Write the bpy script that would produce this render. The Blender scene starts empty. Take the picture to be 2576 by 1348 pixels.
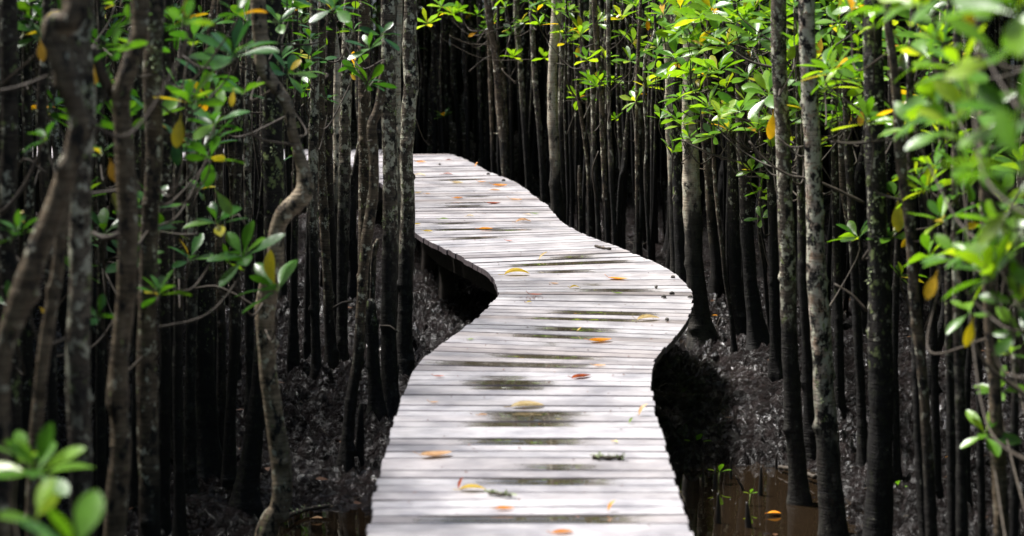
import bpy, math, random
import numpy as np
from mathutils import Vector, Matrix
random.seed(7)
RNG = np.random.default_rng(11)
C = bpy.context.scene.collection
sc = bpy.context.scene

# ------------------------------------------------------------------ camera
# measured in pixels of a 2575 x 1348 view of the photograph
FPX, CX, CY, HOR, H = 5850.0, 1287.5, 674.0, -155.0, 1.7
PITCH = math.atan((CY - HOR) / FPX)
cam = bpy.data.cameras.new('camera')
cam.sensor_width = 36.0
cam.lens = 36.0 * FPX / 2575.0
cam.clip_end = 500
cam.dof.use_dof = True
cam.dof.focus_distance = 12.2
cam.dof.aperture_fstop = 3.2
cam.dof.aperture_blades = 9
camo = bpy.data.objects.new('camera', cam)
C.objects.link(camo)
camo.location = (0, 0, H)
camo.rotation_euler = (math.pi / 2 - PITCH, 0, 0)
sc.camera = camo

# ------------------------------------------------------------------ light
SUN_EL, SUN_AZ = math.radians(63), math.radians(-62)      # azimuth from +Y, negative = to the left
w = bpy.data.worlds.new('World'); sc.world = w; w.use_nodes = True
nt = w.node_tree; nt.nodes.clear()
out = nt.nodes.new('ShaderNodeOutputWorld'); bg = nt.nodes.new('ShaderNodeBackground')
sky = nt.nodes.new('ShaderNodeTexSky'); sky.sky_type = 'NISHITA'; sky.sun_disc = False
sky.sun_elevation = SUN_EL; sky.sun_rotation = SUN_AZ
sky.dust_density = 3.5; sky.air_density = 1.0; sky.ozone_density = 1.0
bg.inputs['Strength'].default_value = 0.062
nt.links.new(sky.outputs[0], bg.inputs[0]); nt.links.new(bg.outputs[0], out.inputs[0])
sun = bpy.data.lights.new('sun', 'SUN'); sun.energy = 3.6; sun.angle = math.radians(10)
sun.color = (1.0, 0.975, 0.945)
suno = bpy.data.objects.new('sun', sun); C.objects.link(suno)
sdir = Vector((math.sin(SUN_AZ) * math.cos(SUN_EL), math.cos(SUN_AZ) * math.cos(SUN_EL), math.sin(SUN_EL)))
suno.rotation_euler = sdir.to_track_quat('Z', 'Y').to_euler()
suno.location = sdir * 30
sc.view_settings.view_transform = 'Standard'; sc.view_settings.look = 'None'
sc.view_settings.exposure = 1.5; sc.view_settings.gamma = 1.0
sc.render.engine = 'CYCLES'
sc.cycles.max_bounces = 8; sc.cycles.diffuse_bounces = 4; sc.cycles.glossy_bounces = 3
sc.cycles.transmission_bounces = 3; sc.cycles.use_denoising = True
sc.cycles.caustics_reflective = False; sc.cycles.caustics_refractive = False

# ------------------------------------------------------------------ projection helpers
cp_, sp_ = math.cos(PITCH), math.sin(PITCH)
def ray(x, y):
    a = (x - CX) / FPX; b = -(y - CY) / FPX
    return np.array([a, cp_ + b * sp_, -sp_ + b * cp_])
def atY(x, y, Y):                       # the point seen at (x, y) at world depth Y
    d = ray(x, y); t = Y / d[1]
    return np.array([0, 0, H]) + d * t
def onZ(x, y, z):
    d = ray(x, y); t = (z - H) / d[2]
    return np.array([0, 0, H]) + d * t
def proj(p):
    q = np.array(p, float) - np.array([0, 0, H])
    f = q[1] * cp_ - q[2] * sp_; u = q[1] * sp_ + q[2] * cp_
    return CX + FPX * q[0] / f, CY - FPX * u / f

# ------------------------------------------------------------------ object helpers
def tag(o, label=None, cat=None, group=None, kind=None):
    if label: o['label'] = label
    if cat: o['category'] = cat
    if group: o['group'] = group
    if kind: o['kind'] = kind
    return o
def empty(name, loc):
    o = bpy.data.objects.new(name, None); o.empty_display_size = 0.1
    o.location = loc; C.objects.link(o); return o

class MB:                               # collects verts / faces / per-vertex float attributes
    def __init__(s): s.v = []; s.f = []; s.n = 0; s.tone = []; s.m = []
    def add(s, v, f, tone=0.0, mat=0):
        v = np.asarray(v, float); k = len(v)
        s.v.append(v); o = s.n
        s.f.extend([tuple(i + o for i in q) for q in f]); s.n += k
        s.tone.append(np.full(k, tone) if np.isscalar(tone) else np.asarray(tone))
        s.m.extend([mat] * len(f))
    def mesh(s, name, mats, smooth=True):
        me = bpy.data.meshes.new(name)
        me.from_pydata(np.concatenate(s.v).tolist(), [], s.f)
        for m in (mats if isinstance(mats, (list, tuple)) else [mats]): me.materials.append(m)
        me.polygons.foreach_set('material_index', s.m)
        a = me.attributes.new('tone', 'FLOAT', 'POINT'); a.data.foreach_set('value', np.concatenate(s.tone))
        if smooth: me.polygons.foreach_set('use_smooth', [True] * len(me.polygons))
        me.update(); return me
    def build(s, name, mats, parent=None, loc=None, smooth=True):
        o = bpy.data.objects.new(name, s.mesh(name, mats, smooth)); C.objects.link(o)
        if parent: o.parent = parent
        if loc is not None: o.location = loc
        return o

def spline(P, step):
    P = np.asarray(P, float); n = len(P)
    if n < 3:
        L = np.linalg.norm(P[-1] - P[0]); k = max(2, int(L / step) + 1)
        return P[0] + (P[-1] - P[0]) * np.linspace(0, 1, k)[:, None]
    Q = np.vstack([2 * P[0] - P[1], P, 2 * P[-1] - P[-2]]); out = []
    for i in range(1, n):
        p0, p1, p2, p3 = Q[i - 1], Q[i], Q[i + 1], Q[i + 2]
        k = max(1, int(np.linalg.norm((p2 - p1)[:3]) / step))
        for t in np.linspace(0, 1, k, endpoint=False):
            out.append(0.5 * (2 * p1 + (p2 - p0) * t + (2 * p0 - 5 * p1 + 4 * p2 - p3) * t * t + (3 * p1 - p0 - 3 * p2 + p3) * t ** 3))
    out.append(P[-1]); return np.array(out)

def frames(P):
    T = np.gradient(P, axis=0); T /= np.linalg.norm(T, axis=1)[:, None] + 1e-9
    N = np.zeros_like(P); ref = np.array([1., 0, 0]) if abs(T[0][0]) < .8 else np.array([0, 0, 1.])
    n = ref - T[0] * ref.dot(T[0]); n /= np.linalg.norm(n); N[0] = n
    for i in range(1, len(P)):
        n = N[i - 1] - T[i] * N[i - 1].dot(T[i]); N[i] = n / (np.linalg.norm(n) + 1e-9)
    return T, N, np.cross(T, N)

def tube(mb, P, R, k=8, tone=0.0, rmod=None, mat=0):
    P = np.asarray(P, float); R = np.asarray(R, float) * np.ones(len(P)); n = len(P)
    T, N, B = frames(P); th = np.linspace(0, 2 * np.pi, k, endpoint=False)
    rr = R[:, None] * (np.ones((n, k)) if rmod is None else rmod)
    V = P[:, None, :] + rr[:, :, None] * (N[:, None, :] * np.cos(th)[None, :, None] + B[:, None, :] * np.sin(th)[None, :, None])
    F = [(i * k + j, i * k + (j + 1) % k, (i + 1) * k + (j + 1) % k, (i + 1) * k + j) for i in range(n - 1) for j in range(k)]
    F.append(tuple(range(k))[::-1]); F.append(tuple((n - 1) * k + j for j in range(k)))
    mb.add(V.reshape(-1, 3), F, tone, mat)

# ------------------------------------------------------------------ materials
def mat(name):
    m = bpy.data.materials.new(name); m.use_nodes = True; t = m.node_tree
    return m, t, t.nodes['Principled BSDF'], t.nodes['Material Output']
def N(t, kind, **kw):
    n = t.nodes.new('ShaderNode' + kind)
    for k, v in kw.items():
        if k in n.inputs: n.inputs[k].default_value = v
        else: setattr(n, k, v)
    return n
def ramp(t, src, stops, interp='LINEAR'):
    r = t.nodes.new('ShaderNodeValToRGB'); e = r.color_ramp; e.interpolation = interp
    while len(e.elements) < len(stops): e.elements.new(0.5)
    for q, (p, c) in zip(e.elements, stops):
        q.position = p; q.color = (*c, 1) if len(c) == 3 else c
    t.links.new(src, r.inputs[0]); return r.outputs[0]
def mix(t, f, a, b, mode='MIX'):
    m = t.nodes.new('ShaderNodeMix'); m.data_type = 'RGBA'; m.blend_type = mode
    for s, v in ((m.inputs[0], f), (m.inputs[6], a), (m.inputs[7], b)):
        if isinstance(v, (float, int)): s.default_value = v
        elif isinstance(v, tuple): s.default_value = (*v, 1)
        else: t.links.new(v, s)
    return m.outputs[2]
def math_(t, op, a, b=0.0, c=None, clamp=False):
    m = t.nodes.new('ShaderNodeMath'); m.operation = op; m.use_clamp = clamp
    for s, v in zip(m.inputs, (a, b) if c is None else (a, b, c)):
        if isinstance(v, (float, int)): s.default_value = v
        else: t.links.new(v, s)
    return m.outputs[0]
def mapped(t, scale, src='Object'):
    g = t.nodes.new('ShaderNodeTexCoord') if src != 'Position' else t.nodes.new('ShaderNodeNewGeometry')
    m = t.nodes.new('ShaderNodeMapping'); m.inputs['Scale'].default_value = scale
    t.links.new(g.outputs[src], m.inputs[0]); return m.outputs[0]
def noise(t, vec, scale, detail=4, rough=.55):
    n = N(t, 'TexNoise', Scale=scale, Detail=detail, Roughness=rough); t.links.new(vec, n.inputs['Vector']); return n.outputs[0]
def bump(t, b, h, strength, dist):
    n = N(t, 'Bump', Strength=strength, Distance=dist); t.links.new(h, n.inputs['Height']); t.links.new(n.outputs[0], b.inputs['Normal'])

def bark(name, dry_a, dry_b, lichen=0.5, green=0.5, tide=0.45, black=0.5, rough=.75):
    """mangrove bark: ringed grey-brown, crusted with lichen, stained black below the tide mark"""
    m, t, b, o = mat(name)
    pos = mapped(t, (1, 1, 1), 'Position')
    rings = mapped(t, (3, 3, 60), 'Position')
    n_ring = noise(t, rings, 2.2, 3)
    n_mid = noise(t, pos, 22, 4); n_fine = noise(t, pos, 120, 3)
    base = mix(t, ramp(t, n_mid, [(.35, (0, 0, 0)), (.65, (1, 1, 1))]), dry_a, dry_b)
    base = mix(t, ramp(t, n_ring, [(.42, (.55, .55, .55)), (.55, (1, 1, 1))]), (0, 0, 0), base, 'MIX')
    # black algae patches
    blk = noise(t, mapped(t, (1, 1, .55), 'Position'), 24, 6, .7)
    base = mix(t, ramp(t, blk, [(.60 - black * .16, (0, 0, 0)), (.66 - black * .16, (1, 1, 1))]), base, (.012, .011, .010))
    # pale lichen crust and green foliose lichen
    ln = noise(t, mapped(t, (1, 1, .75), 'Position'), 34, 6, .7)
    base = mix(t, ramp(t, ln, [(.66 - lichen * .16, (0, 0, 0)), (.70 - lichen * .16, (1, 1, 1))]), base, (.50, .49, .38))
    gn = noise(t, mapped(t, (1.3, 1.1, .9), 'Position'), 27, 5, .7)
    base = mix(t, ramp(t, gn, [(.70 - green * .14, (0, 0, 0)), (.735 - green * .14, (1, 1, 1))]), base, (.22, .27, .10))
    # tide stain
    sep = t.nodes.new('ShaderNodeSeparateXYZ'); t.links.new(pos, sep.inputs[0])
    lo = noise(t, mapped(t, (1, 1, .35), 'Position'), 9, 4, .6)
    z = math_(t, 'ADD', sep.outputs[2], math_(t, 'MULTIPLY', math_(t, 'SUBTRACT', lo, .5), -1.3))
    st = math_(t, 'SUBTRACT', 1.0, math_(t, 'DIVIDE', math_(t, 'SUBTRACT', z, tide - .22), .30, clamp=True), clamp=True)
    spots = ramp(t, ln, [(.69, (1, 1, 1)), (.715, (.25, .25, .25))])
    st = math_(t, 'MULTIPLY', st, spots)
    stain = mix(t, n_mid, (.004, .004, .004), (.015, .013, .012))
    base = mix(t, math_(t, 'MULTIPLY', st, .95), base, stain)
    t.links.new(base, b.inputs['Base Color'])
    b.inputs['Roughness'].default_value = rough; b.inputs['Specular IOR Level'].default_value = .3
    hgt = math_(t, 'ADD', math_(t, 'MULTIPLY', n_ring, .6), math_(t, 'ADD', math_(t, 'MULTIPLY', n_fine, .5), math_(t, 'MULTIPLY', ln, .8)))
    bump(t, b, hgt, .9, .006)
    return m
BARK = {
 'grey':  bark('bark grey lichen', (.075, .058, .042), (.20, .165, .125), .85, .7),
 'pale':  bark('bark pale', (.42, .35, .25), (.68, .60, .47), .85, .45, tide=.40, black=.35),
 'mott':  bark('bark mottled', (.34, .23, .15), (.74, .66, .56), .95, .5, tide=.0, black=.85),
 'dark':  bark('bark dark', (.030, .023, .017), (.075, .060, .045), .5, .7),
 'black': bark('bark black', (.014, .012, .010), (.045, .037, .03), .45, .95, tide=.3, black=.8),
 'brown': bark('bark brown', (.085, .060, .036), (.21, .165, .11), .35, .4, tide=-.75, black=.45),
 'tan':   bark('bark tan', (.065, .048, .032), (.17, .13, .088), .55, .5, tide=.1, black=.4),
 'light': bark('bark light brown', (.17, .125, .080), (.36, .29, .20), .5, .45, tide=-.75, black=.45),
}
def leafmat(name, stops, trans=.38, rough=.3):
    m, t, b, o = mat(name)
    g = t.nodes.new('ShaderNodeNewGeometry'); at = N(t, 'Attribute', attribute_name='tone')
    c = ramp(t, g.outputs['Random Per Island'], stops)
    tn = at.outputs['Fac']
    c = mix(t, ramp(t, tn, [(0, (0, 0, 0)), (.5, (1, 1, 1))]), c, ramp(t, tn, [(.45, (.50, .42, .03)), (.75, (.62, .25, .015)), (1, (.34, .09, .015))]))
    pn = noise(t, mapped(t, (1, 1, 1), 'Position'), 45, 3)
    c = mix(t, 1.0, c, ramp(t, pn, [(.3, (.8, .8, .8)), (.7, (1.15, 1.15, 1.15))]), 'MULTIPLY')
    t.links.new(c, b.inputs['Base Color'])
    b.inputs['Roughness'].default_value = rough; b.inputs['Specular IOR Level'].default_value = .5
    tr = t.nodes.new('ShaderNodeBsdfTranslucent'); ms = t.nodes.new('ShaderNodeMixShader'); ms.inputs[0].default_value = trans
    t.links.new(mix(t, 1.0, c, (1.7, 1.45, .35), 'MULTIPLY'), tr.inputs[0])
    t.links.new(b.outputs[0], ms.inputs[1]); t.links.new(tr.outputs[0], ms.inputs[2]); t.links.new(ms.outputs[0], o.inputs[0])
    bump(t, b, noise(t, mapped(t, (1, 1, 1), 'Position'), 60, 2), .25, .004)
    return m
LEAF = leafmat('mangrove leaf', [(0, (.055, .17, .018)), (.4, (.11, .27, .020)), (.8, (.18, .36, .022)), (1, (.34, .48, .05))], .5)
LEAFL = leafmat('shaded mangrove leaf', [(0, (.020, .085, .018)), (.4, (.040, .145, .022)), (.8, (.070, .20, .022)), (1, (.15, .30, .03))], .42)  # darker leaf copy, the left side's shade put into its colour
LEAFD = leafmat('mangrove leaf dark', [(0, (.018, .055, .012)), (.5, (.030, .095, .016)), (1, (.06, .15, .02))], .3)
def simple(name, col, rough=.7, spec=.4, var=.4, scale=30, bmp=.4, bd=.004):
    m, t, b, o = mat(name)
    n = noise(t, mapped(t, (1, 1, 1), 'Position'), scale, 5)
    lo = tuple(x * (1 - var) for x in col); hi = tuple(min(1, x * (1 + var)) for x in col)
    t.links.new(ramp(t, n, [(.3, lo), (.7, hi)]), b.inputs['Base Color'])
    b.inputs['Roughness'].default_value = rough; b.inputs['Specular IOR Level'].default_value = spec
    bump(t, b, n, bmp, bd); return m
TWIG = simple('twig', (.050, .038, .026), .7)
GTWIG = simple('green twig', (.14, .17, .05), .55)
ROOT = simple('root', (.022, .018, .015), .45, .5)
LICHEN = simple('lichen tuft', (.34, .40, .22), .9, .2, .35, 80)
LUMP = simple('dried mud', (.075, .068, .06), .8)
TIMBER_D = simple('bearer timber', (.055, .045, .038), .8)

def mud_material():
    m, t, b, o = mat('mud')
    p = mapped(t, (1, 1, 1), 'Position')
    a = noise(t, p, 9, 5); f = noise(t, p, 55, 6, .65); g = noise(t, p, 2.3, 3)
    col = mix(t, ramp(t, a, [(.35, (0, 0, 0)), (.65, (1, 1, 1))]), (.006, .0046, .0042), (.028, .0215, .0205))
    col = mix(t, ramp(t, f, [(.62, (0, 0, 0)), (.75, (.7, .7, .7))]), col, (.050, .040, .041))
    t.links.new(col, b.inputs['Base Color'])
    t.links.new(ramp(t, g, [(.40, (.16, .16, .16)), (.60, (.40, .40, .40))]), b.inputs['Roughness'])
    t.links.new(ramp(t, noise(t, p, 31, 5, .7), [(.475, (.06, .06, .06)), (.64, (1, 1, 1))]), b.inputs['Specular IOR Level'])
    v = N(t, 'TexVoronoi', Scale=38.0); t.links.new(p, v.inputs['Vector'])
    bump(t, b, math_(t, 'MULTIPLY', math_(t, 'SUBTRACT', f, math_(t, 'MULTIPLY', v.outputs[0], .22)), ramp(t, g, [(.36, (.35, .35, .35)), (.55, (1, 1, 1))])), 1.0, .075)
    return m
def water_material():
    m, t, b, o = mat('pool water')
    b.inputs['Base Color'].default_value = (.014, .009, .005, 1); b.inputs['Roughness'].default_value = .015
    b.inputs['Specular IOR Level'].default_value = .6
    bump(t, b, noise(t, mapped(t, (1, 1, 1), 'Position'), 6, 2), .12, .006)
    return m
def deck_material():
    m, t, b, o = mat('weathered deck timber')
    uv = N(t, 'UVMap', uv_map='UVMap').outputs[0]
    mp = N(t, 'Mapping'); mp.inputs['Scale'].default_value = (2.2, 1, 1); t.links.new(uv, mp.inputs[0])
    grain = noise(t, mp.outputs[0], 1.0, 6, .6)
    mp2 = N(t, 'Mapping'); mp2.inputs['Scale'].default_value = (1.4, .8, 1); t.links.new(uv, mp2.inputs[0])
    blotch = noise(t, mapped(t, (1, 1, 1), 'Position'), 5, 4); fib = noise(t, mp2.outputs[0], 9.0, 5, .7)
    at = N(t, 'Attribute', attribute_name='tone').outputs['Fac']; wet = N(t, 'Attribute', attribute_name='wet').outputs['Fac']
    col = ramp(t, at, [(0, (.25, .22, .215)), (.35, (.345, .325, .335)), (.7, (.40, .39, .41)), (1, (.46, .445, .46))])
    col = mix(t, 1.0, col, ramp(t, fib, [(.25, (.58, .55, .54)), (.6, (1.08, 1.08, 1.08))]), 'MULTIPLY')
    col = mix(t, 1.0, col, ramp(t, blotch, [(.32, (.66, .66, .69)), (.6, (1.08, 1.07, 1.06))]), 'MULTIPLY')
    stain = noise(t, mapped(t, (1, 1, 1), 'Position'), 28, 4, .7)
    col = mix(t, ramp(t, stain, [(.66, (0, 0, 0)), (.74, (.45, .45, .45))]), col, (.20, .13, .09))
    wn = noise(t, mapped(t, (1, 2.5, 1), 'Position'), 16, 4)
    wf = math_(t, 'ADD', wet, math_(t, 'MULTIPLY', math_(t, 'SUBTRACT', wn, .5), .7))
    pud = ramp(t, wf, [(.36, (0, 0, 0)), (.80, (1, 1, 1))]); film = ramp(t, wf, [(.34, (0, 0, 0)), (.52, (1, 1, 1))])
    damp = ramp(t, wf, [(.12, (0, 0, 0)), (.50, (.8, .8, .8))])
    col = mix(t, math_(t, 'MULTIPLY', damp, .5), col, (.17, .145, .12))
    col = mix(t, pud, col, (.058, .048, .032))
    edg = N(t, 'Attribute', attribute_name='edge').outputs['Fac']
    col = mix(t, ramp(t, edg, [(.05, (0, 0, 0)), (.8, (1, 1, 1))]), col, (.11, .090, .095))  # dark-stained plank sides; the colour also stands in for shade in the gaps
    t.links.new(col, b.inputs['Base Color'])
    rg = ramp(t, blotch, [(.3, (.42, .42, .42)), (.7, (.60, .60, .60))])
    rg = mix(t, damp, rg, (.28, .28, .28)); rg = mix(t, film, rg, (.03, .03, .03))
    t.links.new(rg, b.inputs['Roughness']); b.inputs['Specular IOR Level'].default_value = .6
    bm = N(t, 'Bump', Distance=.004); t.links.new(math_(t, 'SUBTRACT', .45, math_(t, 'MULTIPLY', film, .45)), bm.inputs['Strength'])
    t.links.new(fib, bm.inputs['Height']); t.links.new(bm.outputs[0], b.inputs['Normal'])
    return m
MUD, WATER, DECK = mud_material(), water_material(), deck_material()

# ------------------------------------------------------------------ boardwalk course
RE = [(1743,1348),(1715,1270),(1695,1200),(1670,1110),(1650,1040),(1640,980),(1637,930),(1655,895),(1690,855),(1720,815),(1738,775),(1743,740),(1725,715),(1700,690),(1660,665),(1600,640),(1540,615),(1460,585),(1410,555),(1380,520),(1340,490),(1300,460),(1230,432),(1180,405),(1133,388),(1078,378)]
rw = [onZ(x, y, 0)[:2] for x, y in RE]
rw = [np.array([.50, -8.]), np.array([.50, -2.]), np.array([.50, 3.])] + rw + [np.array([-1.15, 18.86]), np.array([-1.9, 18.92]), np.array([-3.0, 18.98]), np.array([-5.0, 19.6]), np.array([-8., 21.])]
R_ = spline(np.array([[*q, 0] for q in rw]), .03)[:, :2]
seg = np.r_[0, np.cumsum(np.linalg.norm(np.diff(R_, axis=0), axis=1))]
ss = np.arange(0, seg[-1], .03)
R_ = np.c_[np.interp(ss, seg, R_[:, 0]), np.interp(ss, seg, R_[:, 1])]
def smooth(A, k):
    ker = np.hanning(k); ker /= ker.sum(); P = np.pad(A, ((k // 2, k // 2), (0, 0)), 'edge')
    return np.c_[np.convolve(P[:, 0], ker, 'valid'), np.convolve(P[:, 1], ker, 'valid')]
R_ = smooth(R_, 9)
T_ = np.gradient(R_, axis=0); T_ = smooth(T_, 15); T_ /= np.linalg.norm(T_, axis=1)[:, None]
HW = .470
CL = smooth(R_ + np.c_[-T_[:, 1], T_[:, 0]] * HW, 13)
cs = np.r_[0, np.cumsum(np.linalg.norm(np.diff(CL, axis=0), axis=1))]
def course(s):
    p = np.array([np.interp(s, cs, CL[:, 0]), np.interp(s, cs, CL[:, 1])])
    q = np.array([np.interp(s + .06, cs, CL[:, 0]), np.interp(s + .06, cs, CL[:, 1])]) - np.array([np.interp(s - .06, cs, CL[:, 0]), np.interp(s - .06, cs, CL[:, 1])])
    q /= np.linalg.norm(q) + 1e-9; return p, q
def path_dist(x, y):
    return np.sqrt(np.min((CL[::3, 0] - x) ** 2 + (CL[::3, 1] - y) ** 2))
def path_dist_v(X, Y):
    out = np.full(X.shape, 1e9)
    for q in CL[::6]: np.minimum(out, (X - q[0]) ** 2 + (Y - q[1]) ** 2, out=out)
    return np.sqrt(out)

PUDDLES = [(681,1340,1490,.9),(719,1465,1530,.7),(734,1450,1660,.8),(789,1395,1640,1.2),(805,1335,1600,1.2),(832,1340,1545,1.),(850,1275,1500,.9),(863,1350,1440,.6),(894,1230,1520,.9),(921,1065,1500,.75),(953,1170,1360,.6),(965,1170,1380,1.1),(976,1180,1370,1.),(1040,1230,1455,1.2),(1056,1215,1450,.9),(1070,1185,1430,1.2),(1114,1170,1455,1.2),(1175,1300,1510,.8),(1211,1215,1525,1.1),(1309,1050,1610,1.),(451,1100,1215,1.1),(495,1170,1232,.9),(511,1120,1232,1.),(520,1120,1215,.9),(559,1095,1182,1.),(576,1095,1258,1.2),(580,1220,1338,1.),(595,1125,1258,.9),(640,1400,1508,.8),(651,1385,1498,1.),(662,1275,1590,1.1)]
PITCHB = .0965
NPL = int((cs[-1] - .3) / PITCHB)
pc = np.array([course(.1 + i * PITCHB)[0] for i in range(NPL)])
wetmap = {}
for (y, x0, x1, s_) in PUDDLES:
    a = onZ(x0, y, 0)[:2]; b_ = onZ(x1, y, 0)[:2]; mid = (a + b_) / 2
    i = int(np.argmin(np.hypot(*(pc - mid).T)))
    p, q = course(.1 + i * PITCHB); nrm = np.array([q[1], -q[0]])
    wetmap.setdefault(i, []).append((float((a - p) @ nrm), float((b_ - p) @ nrm), s_))

bw = empty('boardwalk', (0, 6, 0)); tag(bw, kind='structure')
bw['label'] = 'winding timber boardwalk of grey planks with puddles and fallen leaves'
V = []; F = []; UV = []; TONE = []; WET = []; EDGE = []; nv = 0
NS = 36
prof = [(-.5, -.030), (-.5, -.006), (-.47, -.0008), (-.25, 0), (0, -.0008), (.25, 0), (.47, -.0008), (.5, -.006), (.5, -.030)]
rp = random.Random(5)
for i in range(NPL):
    p, q = course(.1 + i * PITCHB); nrm = np.array([q[1], -q[0]])
    gap = rp.choice([.004, .005, .006, .007, .009]); wv = PITCHB - gap
    if i % 29 == 7: wv -= .004
    l0 = -HW + rp.uniform(-.005, .006); l1 = HW + rp.uniform(-.006, .005)
    dz = rp.uniform(-.0022, .0022); roll = rp.uniform(-.012, .012); skew = rp.uniform(-.006, .006); bow = rp.uniform(-.002, .003)
    tone = min(1, max(0, rp.gauss(.55, .23))); fan = rp.uniform(-.004, .004)
    # shrink on the inside of a bend so that neighbours never overlap
    q2 = course(.1 + i * PITCHB + .15)[1]; q1 = course(.1 + i * PITCHB - .15)[1]; kap = (q1[0] * q2[1] - q1[1] * q2[0]) / .30
    for a in range(NS + 1):
        u = l0 + (l1 - l0) * a / NS
        sc_ = 1 + kap * u if True else 1
        wl = max(.03, PITCHB * sc_ - gap)
        wt = 0.0
        for (u0, u1, s_) in wetmap.get(i, []):
            e = min(u - u0, u1 - u) / .11
            wt = max(wt, min(1, s_ * min(1, max(0, .40 + e * .42))))
        for (b_, zz) in prof:
            off = q * (b_ * wl + skew * u + fan) + nrm * u
            V.append((p[0] + off[0], p[1] + off[1], zz + dz + roll * b_ * wl + bow * (1 - (u / HW) ** 2)))
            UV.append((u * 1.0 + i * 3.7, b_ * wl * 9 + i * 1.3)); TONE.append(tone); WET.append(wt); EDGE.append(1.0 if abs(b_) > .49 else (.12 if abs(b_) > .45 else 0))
    k = len(prof)
    for a in range(NS):
        for c in range(k):
            F.append((nv + a * k + c, nv + a * k + (c + 1) % k, nv + (a + 1) * k + (c + 1) % k, nv + (a + 1) * k + c))
    F.append(tuple(nv + c for c in range(k))[::-1]); F.append(tuple(nv + NS * k + c for c in range(k)))
    nv += (NS + 1) * k
me = bpy.data.meshes.new('deck'); me.from_pydata(V, [], F); me.materials.append(DECK)
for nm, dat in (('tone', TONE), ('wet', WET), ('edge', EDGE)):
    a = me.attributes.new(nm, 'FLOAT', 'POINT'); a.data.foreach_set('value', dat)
uvl = me.uv_layers.new(name='UVMap'); li = np.zeros(len(me.loops), int); me.loops.foreach_get('vertex_index', li)
uvl.data.foreach_set('uv', np.array(UV)[li].ravel())
deck = bpy.data.objects.new('deck', me); C.objects.link(deck)
deck.parent = bw; deck.location = (0, -6, 0)
for side in (-1, 1):
    mb = MB(); Ps = np.arange(.2, cs[-1] - .5, .1); pts = []
    for s in Ps:
        p, q = course(s); nrm = np.array([q[1], -q[0]]); pts.append((p[0] + nrm[0] * side * .33, p[1] + nrm[1] * side * .33, q[0], q[1]))
    vv = []; ff = []
    for (x, y, qx, qy) in pts:
        for (b_, z) in ((-.03, -.033), (.03, -.033), (.03, -.17), (-.03, -.17)): vv.append((x + qy * b_, y - qx * b_, z))
    for a in range(len(pts) - 1):
        for c in range(4): ff.append((a * 4 + c, a * 4 + (c + 1) % 4, a * 4 + 4 + (c + 1) % 4, a * 4 + 4 + c))
    mb.add(vv, ff); mb.build('bearer', TIMBER_D, bw, (0, -6, 0), smooth=False)
s = 1.0
while s < cs[-1] - .6:
    p, q = course(s); nrm = np.array([q[1], -q[0]])
    for side in (-1, 1):
        mb = MB(); c = p + nrm * side * .235
        tube(mb, [(c[0], c[1], -.9), (c[0], c[1], -.035)], [.05, .05], 10); mb.build('post', TIMBER_D, bw, (0, -6, 0))
    s += 1.5

# ------------------------------------------------------------------ ground
def vnoise(X, Y, seed):
    r = np.random.default_rng(seed); G = r.random((256, 256))
    xi = np.floor(X).astype(int); yi = np.floor(Y).astype(int); fx = X - xi; fy = Y - yi
    fx = fx * fx * (3 - 2 * fx); fy = fy * fy * (3 - 2 * fy)
    g = lambda a, b: G[a % 256, b % 256]
    return (g(xi, yi) * (1 - fx) + g(xi + 1, yi) * fx) * (1 - fy) + (g(xi, yi + 1) * (1 - fx) + g(xi + 1, yi + 1) * fx) * fy
POOLS = [(.92, 8.75, .44, 1.45, .17), (.74, 7.2, .42, 1.2, .15), (-.70, 8.15, .34, .98, .16), (-.72, 6.6, .6, 1.0, .15), (.93, 12.75, .16, .35, .10), (1.72, 12.6, .2, .3, .10), (-1.12, 11.7, .16, .22, .10), (-.92, 10.1, .22, .16, .09), (-1.1, 13.5, .3, .3, .09), (1.15, 10.35, .25, .10, .07), (2.0, 9.0, .3, .25, .09)]
def ground_h(X, Y):
    X = np.asarray(X, float); Y = np.asarray(Y, float)
    h = -.50 + .07 * (vnoise(X * 1.3 + 50, Y * 1.3 + 50, 1) - .5) * 2 + .05 * (vnoise(X * 3.1 + 20, Y * 3.1 + 90, 2) - .5)
    d1 = np.abs(vnoise(X * 9 + 300, Y * 9 + 300, 3) - .5) * 2; d2 = np.abs(vnoise(X * 21 + 300, Y * 21 + 300, 4) - .5) * 2
    d3 = vnoise(X * 38 + 300, Y * 38 + 300, 5) - .5
    amp = .5 + vnoise(X * .9 + 10, Y * .9 + 70, 6)
    lump = .050 * d1 + .062 * d2 + .055 * d3 + .02 * (vnoise(X * 70 + 300, Y * 70 + 100, 8) - .5)
    dep = np.zeros_like(h)
    for (px, py, sx, sy, dd) in POOLS: dep = np.maximum(dep, dd * np.exp(-(((X - px) / sx) ** 2 + ((Y - py) / sy) ** 2) ** 1.5))
    return h + lump * amp * (1 - np.minimum(1, dep / .15) * .3) - dep
WZ = -.565
def axis(lo, hi, d, far, growth):
    a = list(np.arange(lo, hi, d)); st = d; x = hi
    while x < far[1]: a.append(x); st *= growth; x += st
    a.append(far[1]); st = d; x = lo - d; b_ = []
    while x > far[0]: b_.append(x); st *= growth; x -= st
    b_.append(far[0]); return np.array(b_[::-1] + a)
gx = axis(-1.9, 2.6, .015, (-160, 160), 1.06); gy = axis(8.0, 14.0, .016, (-60, 320), 1.045)
GX, GY = np.meshgrid(gx, gy); GZ = ground_h(GX, GY)
fade = np.clip((np.hypot(GX, GY - 10) - 25) / 20, 0, 1); GZ = GZ * (1 - fade) + (-.5) * fade
nx, ny = len(gx), len(gy)
me = bpy.data.meshes.new('mud_ground')
idx = np.arange(nx * ny).reshape(ny, nx)
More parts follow.
